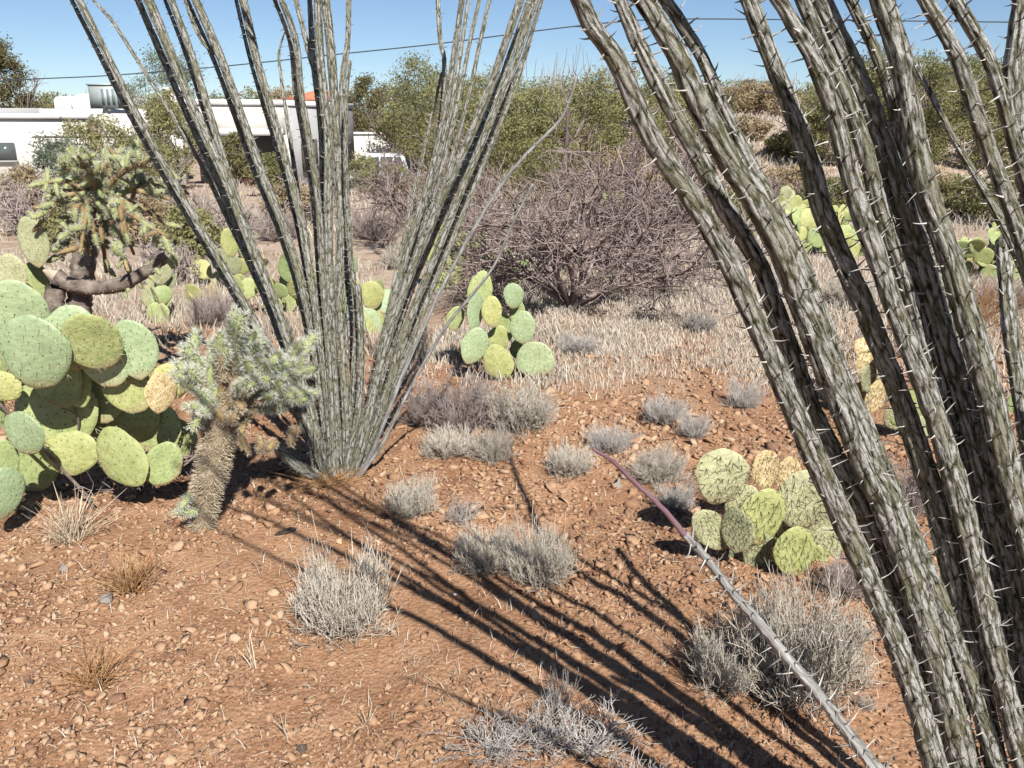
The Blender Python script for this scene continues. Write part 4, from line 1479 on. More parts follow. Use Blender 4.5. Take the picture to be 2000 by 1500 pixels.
def stalk_mesh(seed, n, mat, hmax=1.5, rad=.006):
    r = np.random.default_rng(seed)
    b0 = np.stack([r.uniform(-.3, .3, n), r.uniform(-.3, .3, n), np.full(n, .1)], -1)
    e = b0 * np.array([1.5, 1.5, 0]) + np.stack([r.normal(0, .06, n), r.normal(0, .06, n), r.uniform(.8, hmax, n)], -1)
    k = np.linspace(0, 1, 4)[None, :, None]
    P = b0[:, None] + (e - b0)[:, None] * k + r.normal(0, .015, (n, 4, 3))
    R = np.tile(np.array([1, .9, .8, .5]), (n, 1)) * rad
    b = Bag()
    b.tubes(P, R, 4, r.uniform(.4, 1, n))
    return b.build('stalks', MAT[mat])


STALKS = [stalk_mesh(1, 7, 'straw', 1.45), stalk_mesh(2, 5, 'straw', 1.3)]


def bush(px, py, w, h, label, key='shrub', stalks=None, group='dry grey dome bushes on the red soil', name='dry_bush', seed=0, dy=0.0):
    p = ground_px(px, py)
    p[1] += dy
    p[2] = gz(p[0], p[1])
    mp = mpp(px, py, p[1])
    root = thing(name, tuple(p), label, 'bush', group)
    root.rotation_euler = (0, 0, random.uniform(0, 6.28))
    ms = DOME[key] if key in DOME else SPARSE
    o = obj('stems', ms[seed % len(ms)], root, Matrix.Diagonal((w * mp * random.uniform(.9, 1.12), w * mp * random.uniform(.9, 1.12), h * mp * random.uniform(.88, 1.06), 1)))
    if stalks is not None:
        obj('stalks', STALKS[stalks], root, Matrix.Diagonal((w * mp * .8, w * mp * .8, h * mp, 1)))
    return root


bush(672, 1215, 190, 165, 'round grey bush with thin tall stalks standing alone on the bare soil', seed=0, stalks=0)
bush(1050, 1125, 150, 135, 'pale bush crossed by a dark cane shadow, paler half of the pair', seed=1, stalks=1)
bush(945, 1110, 130, 95, 'low looser bush leaning against the pale shadow crossed bush', seed=2)
bush(1560, 1360, 270, 225, 'biggest pale bush behind the slender wand', seed=2)
bush(1420, 1350, 160, 130, 'ragged bush at the shaded side of the biggest pale bush', seed=1)
bush(803, 1018, 112, 84, 'small grey bush under the right foot of the wide ocotillo', seed=1)
bush(902, 1030, 90, 62, 'sparse tan bush beside the small grey bush', 'sparse', seed=0)
bush(880, 902, 112, 60, 'low bush on the left of two under the violet bush', seed=2)
bush(966, 910, 96, 66, 'low bush on the right of two under the violet bush', seed=0)
bush(1115, 928, 104, 66, 'low pale bush just left of the purple wand tip', seed=1)
bush(1190, 880, 118, 60, 'greyish bush right behind the purple wand tip', 'silver', seed=0)
bush(1288, 930, 126, 70, 'pale bush between the purple wand tip and the brown spined cactus', seed=0)
bush(1300, 825, 92, 58, 'small grey bush at the border of the pale grass', 'silver', seed=2)
bush(1356, 850, 76, 48, 'tiny grey bush with shadow, beside the one at the grass border', 'silver', seed=1)
bush(1318, 1000, 96, 66, 'grey bush touching the brown spined cactus', 'silver', seed=1)
bush(1456, 785, 80, 58, 'grey bush against the first near cane at the grass edge', 'silver', seed=1)
bush(1650, 1180, 130, 70, 'brownish bush half hidden behind the first near cane', 'violet', seed=0)
bush(1690, 1392, 50, 36, 'tiny tuft on red soil between the biggest bush and the near canes', 'sparse', seed=1)
bush(1760, 1000, 130, 110, 'shaded bush behind the thickest near cane', 'violet', seed=0)
bush(900, 845, 190, 118, 'violet grey twiggy bush beside the foot of the wide ocotillo', 'violet', seed=0)
bush(1015, 848, 140, 105, 'tan half of the violet bush, before the dotted prickly pear', 'shrub', seed=1)
bush(835, 838, 110, 80, 'dark violet bush behind the thin outer wand of the wide ocotillo', 'violet', seed=0)
for k, (x, y, w, h, key, l) in enumerate([
        (250, 455, 110, 60, 'violet', 'grey bush on the flat just right of the tall cholla'),
        (330, 430, 90, 46, 'silver', 'small grey bush on the flat before the house yard'),
        (470, 450, 90, 50, 'shrub', 'small pale bush on the flat between the left canes of the wide ocotillo'),
        (545, 470, 100, 60, 'violet', 'violet bush on the flat between the middle canes of the wide ocotillo'),
        (735, 470, 110, 60, 'violet', 'violet bush on the flat just right of the middle canes of the wide ocotillo'),
        (790, 520, 90, 50, 'shrub', 'small pale bush on the flat under the right fan of the wide ocotillo'),
        (1420, 520, 120, 60, 'shrub', 'pale bush in the grass behind the first near cane'),
        (1530, 560, 90, 46, 'silver', 'small grey bush in the grass left of the darkest near cane'),
        (1660, 600, 110, 56, 'shrub', 'pale bush in the grass between the two darkest near canes'),
        (1960, 600, 120, 70, 'violet', 'violet bush in the grass at the picture edge'),
        (1370, 640, 80, 40, 'silver', 'small grey bush in the grass right of the bare shrub'),
        (1130, 690, 90, 40, 'silver', 'small grey bush in the pale grass right of the dotted prickly pear'),
        (420, 640, 100, 70, 'violet', 'violet bush behind the small cholla crown')]):
    bush(x, y, w, h, l, key, seed=k, group='bushes scattered over the flat')
# prostrate silver twigs at the bottom
bush(960, 1465, 190, 66, 'low silvery twigs sprawling at the bottom edge, left end', 'sparse', seed=0, group='sprawling silver twigs at the bottom edge')
bush(1060, 1450, 190, 90, 'low silvery twigs sprawling at the bottom edge, middle', 'sparse', seed=1, group='sprawling silver twigs at the bottom edge')
bush(1150, 1465, 200, 110, 'low silvery twigs sprawling at the bottom edge in cane shadow', 'sparse', seed=0, group='sprawling silver twigs at the bottom edge')
bush(1090, 1395, 80, 130, 'thin upright silver twig tuft above the sprawling twigs', 'sparse', seed=1, group='sprawling silver twigs at the bottom edge')
bush(1230, 1560, 160, 100, 'silvery twigs in deep shade at the bottom edge', 'sparse', seed=1, group='sprawling silver twigs at the bottom edge')


def tuft(px, py, w, h, n, mat, label, seed, cat='grass', spread=.5, name='grass_tuft', group=None, thick=.0013):
    r = np.random.default_rng(seed)
    p = ground_px(px, py)
    mp = mpp(px, py, p[1])
    W, H = w * mp, h * mp
    root = thing(name, tuple(p), label, cat, group)
    b0 = np.stack([r.normal(0, W * .14, n), r.normal(0, W * .14, n), np.zeros(n)], -1)
    d = np.stack([r.normal(0, W * spread * .5, n), r.normal(0, W * spread * .5, n), H * r.uniform(.4, 1.05, n)], -1)
    k = np.linspace(0, 1, 4)[None, :, None]
    P = b0[:, None] + d[:, None] * k
    P[:, :, :2] += (d[:, None, :2] * .4) * k ** 2
    R = np.tile(np.array([1, .9, .7, .25]), (n, 1)) * thick
    b = Bag()
    b.tubes(P, R, 3, r.random(n))
    obj('blades', b.build('blades', MAT[mat]), root)


tuft(140, 1045, 110, 75, 170, 'straw', 'pale dry tuft with upright straw stalks below the large prickly pear', 1, spread=.55)
tuft(140, 1050, 70, 130, 9, 'straw', 'bunch of bleached upright stalks rising from the pale dry tuft', 2, spread=.5, thick=.003, name='dead_stalks')
tuft(255, 1155, 90, 80, 220, 'rust_grass', 'rust coloured dry tuft on bare soil above the flat grey stone', 3, spread=.6)
tuft(180, 1318, 80, 60, 160, 'rust_grass', 'low dark rust tuft on bare soil near the black stone', 4, spread=.7)
tuft(495, 1295, 40, 100, 7, 'straw', 'two thin pale dead stalks standing alone on bare soil', 5, thick=.002, name='dead_stalks')
tuft(640, 955, 90, 34, 160, 'rust_grass', 'brown dry grass at the foot of the wide ocotillo', 6, spread=.8)
tuft(560, 1420, 40, 70, 6, 'straw', 'short pale stalks on soil below the round grey bush', 7, thick=.002, name='dead_stalks')
tuft(720, 1400, 40, 60, 6, 'straw', 'short forked pale stalk left of the sprawling twigs', 8, thick=.002, name='dead_stalks')
tuft(1905, 640, 130, 110, 260, 'rust_grass', 'orange brown grass tuft seen between near canes at the edge', 9, spread=.9)

# dead branches by the large prickly pear
def dead_branch(pix, dys, r0, r1, label, name='dead_branch', twigs=0, seed=0):
    Yb = ground_px(*pix[-1])[1]
    C = catmull(np.array([at(x, y, Yb + d) for (x, y), d in zip(pix, dys)]), 8)
    for i in range(len(C)):
        C[i, 2] = max(C[i, 2], gz(C[i, 0], C[i, 1]) + .004)
    base = tuple(C[-1])
    root = thing(name, base, label, 'branch', None)
    me, _ = cane_mesh(C - np.array(base), np.linspace(r0, r1, len(C)), .012, 8, 4, .2, seed, [MAT['dead_wood']])
    obj('stem', me, root)
    if twigs:
        r = np.random.default_rng(seed)
        i = r.integers(2, len(C), twigs)
        s = C[i] - np.array(base)
        d = norm(r.normal(0, 1, (twigs, 3)) + np.array([0, -.3, .5])) * r.uniform(.06, .2, (twigs, 1))
        k = np.linspace(0, 1, 4)[None, :, None]
        P = s[:, None] + d[:, None] * k + r.normal(0, .008, (twigs, 4, 3))
        P[:, :, 2] = np.maximum(P[:, :, 2], -.02)
        b = Bag()
        b.tubes(P, np.tile(np.array([1, .8, .6, .3]), (twigs, 1)) * .0022, 4)
        obj('twigs', b.build('twigs', MAT['twig']), root, kind='stuff')


dead_branch([(-10, 780), (60, 850), (120, 915), (180, 978)], [-.25, -.2, -.1, -.05], .008, .007, 'dark dead branch slanting down before the large prickly pear', twigs=10, seed=51)
dead_branch([(128, 765), (152, 815), (152, 880), (160, 940)], [-.3, -.28, -.2, -.1], .004, .005, 'thin grey dead stem rising in front of the shaded pads', twigs=4, seed=52)
dead_branch([(395, 880), (330, 930), (270, 950), (225, 968)], [.05, 0, 0, 0], .006, .005, 'grey twiggy branch lying between the large prickly pear and the small cholla', twigs=60, seed=53)
dead_branch([(100, 820), (145, 880), (175, 930)], [-.3, -.2, -.05], .004, .004, 'short forked dead twig beside the round low pad', twigs=8, seed=54)


# ---------------------------------------------------------------- pale grass (uncountable)
def build_grass():
    r = np.random.default_rng(21)
    b = Bag()

    def blades(n, xs, ys, hmin, hmax, wid, tl, th, clump=.0):
        X, Y = xs, ys
        Z = height(X, Y)
        H = r.uniform(hmin, hmax, n)
        az = r.uniform(0, 6.28, n)
        lean = r.uniform(.05, .5, n)
        d = np.stack([np.cos(az) * lean, np.sin(az) * lean, np.ones(n)], -1) * H[:, None]
        side = np.stack([np.cos(r.uniform(0, 6.28, n)), np.sin(r.uniform(0, 6.28, n)), np.zeros(n)], -1) * wid[:, None]
        p0 = np.stack([X, Y, Z - .005], -1)
        mid = p0 + d * .55
        tip = p0 + d + np.stack([np.cos(az), np.sin(az), -.2 * np.ones(n)], -1) * (H * .2)[:, None]
        V = np.stack([p0 - side, p0 + side, mid + side * .8, mid - side * .8, tip], 1)
        i0 = np.arange(n)[:, None] * 5
        q = i0 + np.array([[0, 1, 2, 3]])
        t3 = i0 + np.array([[3, 2, 4]])
        tint = np.repeat(r.uniform(tl, th, n), 5)
        b.V.append(V.reshape(-1, 3))
        b.Fq.append(q + b.n)
        b.Ft.append(t3 + b.n)
        b.t.append(tint)
        b.n += n * 5

    def region(n, y0, y1, x0, x1, cl, edge=None):
        """uniform over a pixel region, gathered in clumps"""
        nc = max(1, n // cl)
        px = r.uniform(x0, x1, nc)
        py = r.uniform(y0, y1, nc)
        keep = np.ones(nc, bool) if edge is None else edge(px, py)
        px, py = px[keep], py[keep]
        g = np.array([on_ground(x, y) for x, y in zip(px, py)])
        X = np.repeat(g[:, 0], cl)
        Y = np.repeat(g[:, 1], cl)
        sp = .05 + .008 * Y
        return X + r.normal(0, 1, len(X)) * sp, Y + r.normal(0, 1, len(X)) * sp
    def patchy(front, soft):
        def f(x, y):
            m = np.sin(x * .021 + 2 * np.sin(y * .03)) + np.sin(x * .047 + y * .06 + 1) + np.sin(y * .09 - x * .013)
            fade = np.clip((front + 26 * np.sin(x * .013) - y) / soft, 0, 1)
            return r.random(len(x)) < np.clip(.72 + .26 * m, .15, 1) * fade
        return f
    # main pale belt before and beside the bare shrub, thinning out towards the red soil
    X, Y = region(54000, 560, 770, 1040, 1640, 14, patchy(765, 100))
    blades(len(X), X, Y, .015, .075, .0012 + .0003 * Y, .25, 1.0)
    X, Y = region(22000, 470, 600, 980, 2050, 14, patchy(640, 30))
    blades(len(X), X, Y, .03, .13, .0013 + .0003 * Y, .2, 1.0)
    X, Y = region(14000, 560, 800, 1640, 2080, 14, patchy(790, 150))
    blades(len(X), X, Y, .03, .12, .0014 + .0004 * Y, .2, 1.0)
    X, Y = region(14000, 500, 720, -60, 760, 14, patchy(720, 60))
    blades(len(X), X, Y, .04, .18, .0014 + .0004 * Y, .0, .8)
    X, Y = region(9000, 640, 790, 740, 1080, 14, patchy(790, 100))
    blades(len(X), X, Y, .03, .12, .0014 + .0004 * Y, .1, .9)
    X, Y = region(14000, 370, 470, -80, 2080, 14, patchy(480, 20))
    blades(len(X), X, Y, .06, .26, .002 + .0005 * Y, .0, .9)
    X, Y = region(9000, 290, 372, 1280, 2080, 10, patchy(400, 10))
    Y = np.clip(Y, 14, 33)
    blades(len(X), X, Y, .08, .3, .003 + .0005 * Y, .1, .9)
    X = r.uniform(2.5, 24, 9000)
    Y = r.uniform(16, 33, 9000)
    X, Y = X + np.sin(Y * 3) * .3, Y + np.sin(X * 4) * .3
    blades(len(X), X, Y, .08, .28, .003 + .0005 * Y, .2, 1.0)
    # sparse wisps on the red soil
    X, Y = region(1800, 760, 1500, -20, 1800, 5)
    blades(len(X), X, Y, .02, .06, np.full(len(X), .0012), .2, 1.0)
    o = obj('dry_grass', b.build('dry_grass', MAT['grass']))
    tag(o, 'bleached dry grass covering the ground before and around the bare shrub', 'grass', kind='stuff')
    # fallen bits of straw and twig
    n = 1500
    Yp = 1.4 * (5.0 / 1.4) ** r.random(n)
    Xp = r.uniform(-1, 1, n) * (.7 * Yp + .2)
    az = r.uniform(0, 6.28, n)
    L = r.uniform(.012, .05, n)
    d = np.stack([np.cos(az) * L, np.sin(az) * L, r.normal(0, .12, n) * L], -1)
    p = np.stack([Xp, Yp, height(Xp, Yp) + .007], -1)
    k = np.linspace(-.5, .5, 3)[None, :, None]
    P = p[:, None] + d[:, None] * k + r.normal(0, .0015, (n, 3, 3))
    bb = Bag()
    bb.tubes(P, np.full((n, 3), .0010), 3, r.random(n) * .75)
    o = obj('straw_litter', bb.build('straw_litter', MAT['straw']))
    tag(o, 'bits of straw and twig lying on the red soil', 'litter', kind='stuff')


build_grass()


# ---------------------------------------------------------------- bare shrubs and trees
def fork_tree(r, trunk, levels):
    """trunk: list of (T,N,3); levels: (n, length lo, hi, spread, up, n points). Returns list of (P,lev)"""
    out = [trunk]
    P = trunk
    for (n, lo, hi, spread, up, npt, wob) in levels:
        i = r.integers(0, len(P), n)
        f = r.uniform(.3, 1.0, n) * (P.shape[1] - 1)
        j = np.minimum(np.floor(f).astype(int), P.shape[1] - 2)
        fr = (f - j)[:, None]
        s = P[i, j] * (1 - fr) + P[i, j + 1] * fr
        d0 = norm(P[i, j + 1] - P[i, j])
        d = norm(d0 + r.normal(0, spread, (n, 3)) + np.array([0, 0, up]))
        L = r.uniform(lo, hi, (n, 1))
        Q = np.zeros((n, npt, 3))
        Q[:, 0] = s
        for q in range(1, npt):
            d = norm(d + r.normal(0, wob, (n, 3)))
            Q[:, q] = Q[:, q - 1] + d * L / (npt - 1)
        Q[:, :, 2] = np.maximum(Q[:, :, 2], .03)
        out.append(Q)
        P = Q
    return out


def bare_shrub(px, py, w, h, label, seed, n=(14, 110, 700, 2200), mat='twig', rad=(.020, .009, .0045, .0026), name='bare_shrub', group=None, cat='shrub', dy=0):
    r = np.random.default_rng(seed)
    p = ground_px(px, py)
    p[1] += dy
    p[2] = gz(p[0], p[1])
    mp = mpp(px, py, p[1])
    W, H = w * mp, h * mp
    root = thing(name, tuple(p), label, cat, group)
    n0 = n[0]
    az = np.linspace(0, 6.28, n0, endpoint=False) + r.normal(0, .2, n0)
    P0 = np.zeros((n0, 6, 3))
    d = norm(np.stack([np.cos(az) * .8, np.sin(az) * .8, r.uniform(.4, 1.3, n0)], -1))
    for q in range(1, 6):
        d = norm(d + r.normal(0, .22, (n0, 3)) + np.array([0, 0, .02]))
        P0[:, q] = P0[:, q - 1] + d * .16 * r.uniform(.8, 1.2)
    L = fork_tree(r, P0, [(n[1], .25, .5, .55, .05, 5, .28), (n[2], .12, .28, .7, .05, 4, .3), (n[3], .05, .15, .8, .05, 3, .3)])
    S = np.array([W / 1.55, W / 1.55, H / 1.05])
    bags = [Bag(), Bag()]
    for lev, Q in enumerate(L):
        Q = Q * S
        t = np.linspace(1, .55, Q.shape[1])
        R = np.tile(t, (len(Q), 1)) * rad[lev]
        (bags[0] if lev == 0 else bags[1]).tubes(Q, R, 5 if lev == 0 else 3, np.clip(r.normal(.45 + .06 * lev, .25, len(Q)), 0, 1))
    obj('limbs', bags[0].build('limbs', MAT[mat]), root)
    obj('twigs', bags[1].build('twigs', MAT[mat]), root, kind='stuff')
    return root


bare_shrub(1115, 608, 500, 300, 'broad leafless shrub of tangled grey brown twigs in the middle', 61, n=(16, 130, 850, 2600), rad=(.022, .010, .0055, .0034))
bare_shrub(1240, 545, 330, 270, 'leafless brown shrub crowding behind the broad leafless shrub towards the near canes', 62, rad=(.02, .01, .006, .004))
bare_shrub(850, 500, 260, 220, 'leafless tawny shrub behind the right fan of the wide ocotillo', 63, rad=(.02, .01, .006, .004), mat='twig')
bare_shrub(420, 480, 150, 110, 'violet grey leafless bush behind the left fan of the wide ocotillo', 64, n=(10, 70, 400, 1200), mat='shrub_violet', rad=(.016, .009, .006, .004))
bare_shrub(45, 460, 150, 120, 'grey leafless bush at the picture edge before the white house', 65, n=(10, 70, 400, 1200), mat='shrub_violet', rad=(.016, .009, .006, .004))
bare_shrub(1480, 420, 200, 110, 'tan leafless bush on the pinkish bank', 66, n=(10, 70, 400, 1200), mat='twig', rad=(.02, .012, .009, .007))
bare_shrub(600, 430, 160, 80, 'grey leafless bush in front of the white house corner', 67, n=(10, 70, 400, 1200), mat='shrub_violet', rad=(.018, .01, .008, .006))
bare_shrub(340, 560, 120, 100, 'grey leafless bush behind the dead cholla limb', 68, n=(10, 70, 300, 900), mat='shrub_violet', rad=(.012, .007, .004, .003))


def tree(px, Y, top_py, w, label, mat, seed, n_leaf=9000, leaf=.07, trunk_h=.3, name='desert_tree', group='desert trees beyond the bare shrub', low=.12, twigs=110, clumps=90, bare_tips=0, tall=None):
    """leafy desert tree standing Y metres ahead at photo column px, its top at row top_py and crown w pixels wide"""
    n_leaf, leaf = int(n_leaf * 1.3), leaf * .9
    r = np.random.default_rng(seed)
    d = ray(px, 250)
    x = d[0] / d[1] * Y
    z0 = gz(x, Y)
    topz = at(px, top_py, Y)[2]
    H = topz - z0 if tall is None else tall
    W = w * mpp(px, 250, Y)
    root = thing(name, (x, Y, z0), label, 'tree', group)
    n0 = 5
    P0 = np.zeros((n0, 6, 3))
    az = np.linspace(0, 6.28, n0, endpoint=False) + r.normal(0, .3, n0)
    dd = norm(np.stack([np.cos(az) * .45, np.sin(az) * .45, np.full(n0, 1.0)], -1))
    for q in range(1, 6):
        dd = norm(dd + r.normal(0, .16, (n0, 3)))
        P0[:, q] = P0[:, q - 1] + dd * H * .13
    L = fork_tree(r, P0, [(40, H * .15, H * .3, .5, .15, 5, .2), (twigs, H * .08, H * .16, .7, .1, 4, .25)])
    bt = Bag()
    for lev, Q in enumerate(L):
        rad = [.05, .022, .010][lev] * (H / 4.0) ** .5
        bt.tubes(Q, np.tile(np.linspace(1, .5, Q.shape[1]), (len(Q), 1)) * rad, 5 if lev == 0 else 3, r.random(len(Q)))
    if bare_tips:
        i = r.integers(0, len(L[1]), bare_tips)
        s = np.stack([r.uniform(-.42, .42, bare_tips) * W, r.uniform(-.3, .3, bare_tips) * W, np.full(bare_tips, H * .8)], -1)
        e = s + np.stack([r.normal(0, .08, bare_tips) * H, r.normal(0, .08, bare_tips) * H, r.uniform(.2, .42, bare_tips) * H], -1)
        k = np.linspace(0, 1, 4)[None, :, None]
        Q = s[:, None] + (e - s)[:, None] * k + r.normal(0, .04, (bare_tips, 4, 3))
        bt.tubes(Q, np.tile(np.linspace(1, .4, 4), (bare_tips, 1)) * .012, 3)
    obj('trunk', bt.build('trunk', MAT['twig']), root)
    # crown: uneven clumps of small leaf sprays inside an irregular envelope
    c = []
    while len(c) < clumps:
        v = r.uniform(-1, 1, 3)
        if v @ v > 1:
            continue
        v[2] = v[2] * .5 + .5
        rim = 1.12 - .38 * max(0, v[2] - .45) / .55
        c.append([v[0] * .5 * W * rim, v[1] * .42 * W * rim, H * (low + (1 - low) * v[2]) * (1 + .06 * math.sin(v[0] * 7 + seed))])
    c = np.array(c)
    c[:, 2] = np.minimum(c[:, 2], H * .96)
    sz = r.uniform(.07, .15, clumps) * (W * .5 + H * .35)
    ci = r.integers(0, clumps, n_leaf)
    g = r.normal(0, 1, (n_leaf, 3)) * np.array([1, 1, .75])
    P = c[ci] + g * sz[ci][:, None] * .62
    P[:, 2] = np.clip(P[:, 2], .05, H * 1.04)
    dl = norm(r.normal(0, 1, (n_leaf, 3)) + g * .35 + np.array([0, 0, .15]))
    sd = norm(np.cross(dl, r.normal(0, 1, (n_leaf, 3))))
    ln = leaf * r.uniform(.6, 1.5, (n_leaf, 1))
    wd = ln * .28
    V = np.stack([P - dl * ln * .5 - sd * wd, P - dl * ln * .4 + sd * wd, P + dl * ln * .6], 1)
    q = np.arange(n_leaf * 3).reshape(-1, 3)
    t = np.clip(r.random(clumps)[ci] * .5 + r.random(n_leaf) * .5, 0, 1)
    obj('crown', mesh('crown', V.reshape(-1, 3), q, [MAT[mat]], {'tint': np.repeat(t, 3)}), root)
    return root


tree(12, 40, 66, 115, 'dark ragged tree at the upper picture edge behind the white roof', 'leaf_dark', 1, 11000, .11, group='trees behind the house')
tree(335, 44, 92, 180, 'thin blue green tree rising behind the white house', 'leaf_blue', 2, 6000, .11, group='trees behind the house', clumps=45)
tree(722, 37, 148, 120, 'dark brownish green tree next to the white house', 'leaf_dark', 3, 10000, .09)
tree(835, 31, 108, 170, 'tall olive tree behind the right fan of the wide ocotillo', 'leaf_olive', 4, 14000, .08)
tree(775, 38, 165, 150, 'light olive bush tree over the low white wall', 'leaf_olive', 41, 11000, .07, low=.02)
tree(930, 24, 145, 190, 'olive tree between the right canes of the wide ocotillo', 'leaf_yellow', 5, 13000, .065, low=.02)
tree(1040, 21, 158, 180, 'yellow green tree right behind the tip of the long thin wand', 'leaf_yellow', 6, 13000, .058, bare_tips=20, low=.02)
tree(1150, 22, 140, 200, 'yellow green tree with bare twigs on top beside the first near cane', 'leaf_yellow', 7, 15000, .058, bare_tips=36, low=.02)
tree(1270, 21, 142, 190, 'yellow green tree behind the first two near canes', 'leaf_yellow', 8, 13000, .058, low=.02)
tree(1375, 23, 172, 120, 'yellow green tree behind the thickest near cane', 'leaf_olive', 9, 8000, .06, low=.02)
tree(1475, 35, 158, 170, 'brownish scrub tree on top of the pinkish bank', 'leaf_brown', 10, 10000, .09, bare_tips=36, low=.02)
tree(1612, 22, 150, 150, 'grey green tree behind the dark near cane', 'leaf_olive', 11, 13000, .06, low=.02)
tree(1705, 24, 98, 150, 'tallest olive tree at the far side of the near canes', 'leaf_olive', 12, 14000, .065, low=.02)
tree(1815, 22, 108, 190, 'olive tree standing over the tall prickly pear clump', 'leaf_olive', 13, 14000, .06, low=.02)
tree(1945, 22, 120, 180, 'olive tree at the far edge behind the last near canes', 'leaf_yellow', 14, 13000, .06, low=.02)
tree(2070, 23, 124, 180, 'olive tree cut by the picture edge', 'leaf_olive', 15, 8000, .06, low=.02)
tree(190, 17, 215, 170, 'pale green palo verde in front of the white house wing', 'leaf_yellow', 16, 4500, .055, group='green trees in the yard', clumps=40)
tree(325, 21, 172, 100, 'bushy green tree against the white house front', 'leaf_yellow', 17, 7000, .065, group='green trees in the yard')
tree(452, 22, 258, 60, 'small dark green bush tree by the porch of the house', 'leaf_olive', 18, 4000, .065, group='green trees in the yard')
tree(755, 19, 322, 120, 'low green scrub in front of the parked car', 'leaf_yellow', 19, 4500, .05, group='green trees in the yard', low=.02)
tree(30, 15, 325, 120, 'low tawny scrub at the edge before the house window', 'leaf_brown', 20, 4500, .05, group='green trees in the yard')
tree(705, 21, 300, 70, 'thin green scrub covering the front of the parked car', 'leaf_yellow', 23, 3500, .05, group='green trees in the yard', low=.02)
tree(105, 16, 262, 120, 'pale green scrub between the tall cholla and the house window', 'leaf_blue', 24, 4500, .05, group='green trees in the yard', low=.02)
tree(270, 18, 245, 120, 'pale green scrub between the tall cholla and the porch', 'leaf_yellow', 25, 5000, .05, group='green trees in the yard', low=.02)
tree(520, 19, 300, 80, 'green scrub hiding the porch opening', 'leaf_olive', 26, 4500, .05, group='green trees in the yard', low=.02)
tree(655, 20, 330, 90, 'low grey green scrub before the corner of the white house', 'leaf_blue', 22, 3500, .05, group='green trees in the yard', low=.02)
for i, (x, ty, w, m, l) in enumerate([
        (880, 138, 150, 'leaf_olive', 'olive tree between the tall olive one and the right canes of the wide ocotillo'),
        (985, 150, 150, 'leaf_olive', 'olive tree in the brush line left of the tip of the long thin wand'),
        (1095, 148, 150, 'leaf_yellow', 'yellow green tree in the brush line right above the brown dead stalk'),
        (1210, 146, 150, 'leaf_olive', 'olive tree in the brush line just behind the first near cane'),
        (1320, 152, 140, 'leaf_olive', 'olive tree in the brush line between the dark near cane and the thickest one'),
        (1660, 130, 140, 'leaf_yellow', 'yellow green tree in the brush line between the lit middle near canes'),
        (1765, 118, 150, 'leaf_olive', 'olive tree in the brush line behind the broad olive near cane'),
        (1885, 124, 150, 'leaf_olive', 'olive tree in the brush line between the last slim near canes'),
        (2010, 128, 150, 'leaf_yellow', 'yellow green tree in the brush line at the very edge')]):
    tree(x, 26.5 + (i % 3), ty - 14, w * 1.15, l, m, 840 + i, 8500, .075, low=.02)
for i, (x, Y, ty, w, l) in enumerate([(90, 60, 180, 150, 'distant scrub on the skyline left of the roof duct'), (230, 62, 176, 160, 'distant scrub on the skyline behind the metal cooler'), (470, 60, 174, 140, 'distant scrub on the skyline above the porch parapet'), (560, 62, 172, 140, 'distant scrub on the skyline left of the red roof'), (1420, 62, 162, 240, 'distant scrub on the skyline beyond the pinkish bank')]):
    tree(x, Y, ty, w, l, ['leaf_olive', 'leaf_brown'][i % 2], 700 + i, 5000, .16, group='distant scrub on the skyline')
for i, (x, py, w, h, m, l) in enumerate([
        (1545, 385, 110, 60, 'leaf_brown', 'low brown scrub at the foot of the pinkish bank'),
        (1640, 420, 120, 70, 'leaf_olive', 'low olive scrub between the two darkest near canes'),
        (1745, 410, 150, 90, 'leaf_olive', 'low olive scrub behind the broad olive near cane'),
        (1835, 400, 120, 70, 'leaf_brown', 'low brown scrub behind the tall prickly pear clump'),
        (1990, 430, 140, 100, 'leaf_olive', 'low olive scrub cut by the picture edge'),
        (1340, 430, 150, 110, 'leaf_brown', 'low brown scrub behind the thickest near cane'),
        (1210, 400, 160, 110, 'leaf_brown', 'tawny scrub behind the broad leafless shrub'),
        (1050, 400, 150, 110, 'leaf_olive', 'olive scrub under the tip of the long thin wand'),
        (880, 410, 140, 100, 'leaf_brown', 'tawny scrub behind the right fan of the wide ocotillo'),
        (560, 425, 130, 70, 'leaf_brown', 'tawny scrub between the middle canes of the wide ocotillo'),
        (280, 470, 130, 80, 'leaf_brown', 'tawny scrub behind the tall cholla'),
        (345, 500, 120, 100, 'leaf_yellow', 'yellow green scrub between the tall cholla and the left canes'),
        (110, 480, 130, 120, 'leaf_yellow', 'yellow green scrub behind the tall cholla at its left side'),
        (1440, 440, 130, 70, 'leaf_olive', 'low olive scrub at the foot of the bank beside the thickest near cane'),
        (1900, 420, 120, 80, 'leaf_olive', 'low olive scrub between the last slim near canes')]):
    p = ground_px(x, py)
    tree(x, p[1] * .95, py - h, w, l, m, 760 + i, 4000, .05, group='low scrub on the slope', name='scrub_bush', low=.02)

tree(1460, 25, 0, 90, 'brown scrub half way up the pinkish bank', 'leaf_brown', 801, 4000, .06, group='low scrub on the slope', name='scrub_bush', low=.02, tall=.7)
tree(1535, 23, 0, 80, 'small olive scrub half way up the pinkish bank', 'leaf_olive', 802, 4000, .06, group='low scrub on the slope', name='scrub_bush', low=.02, tall=.65)

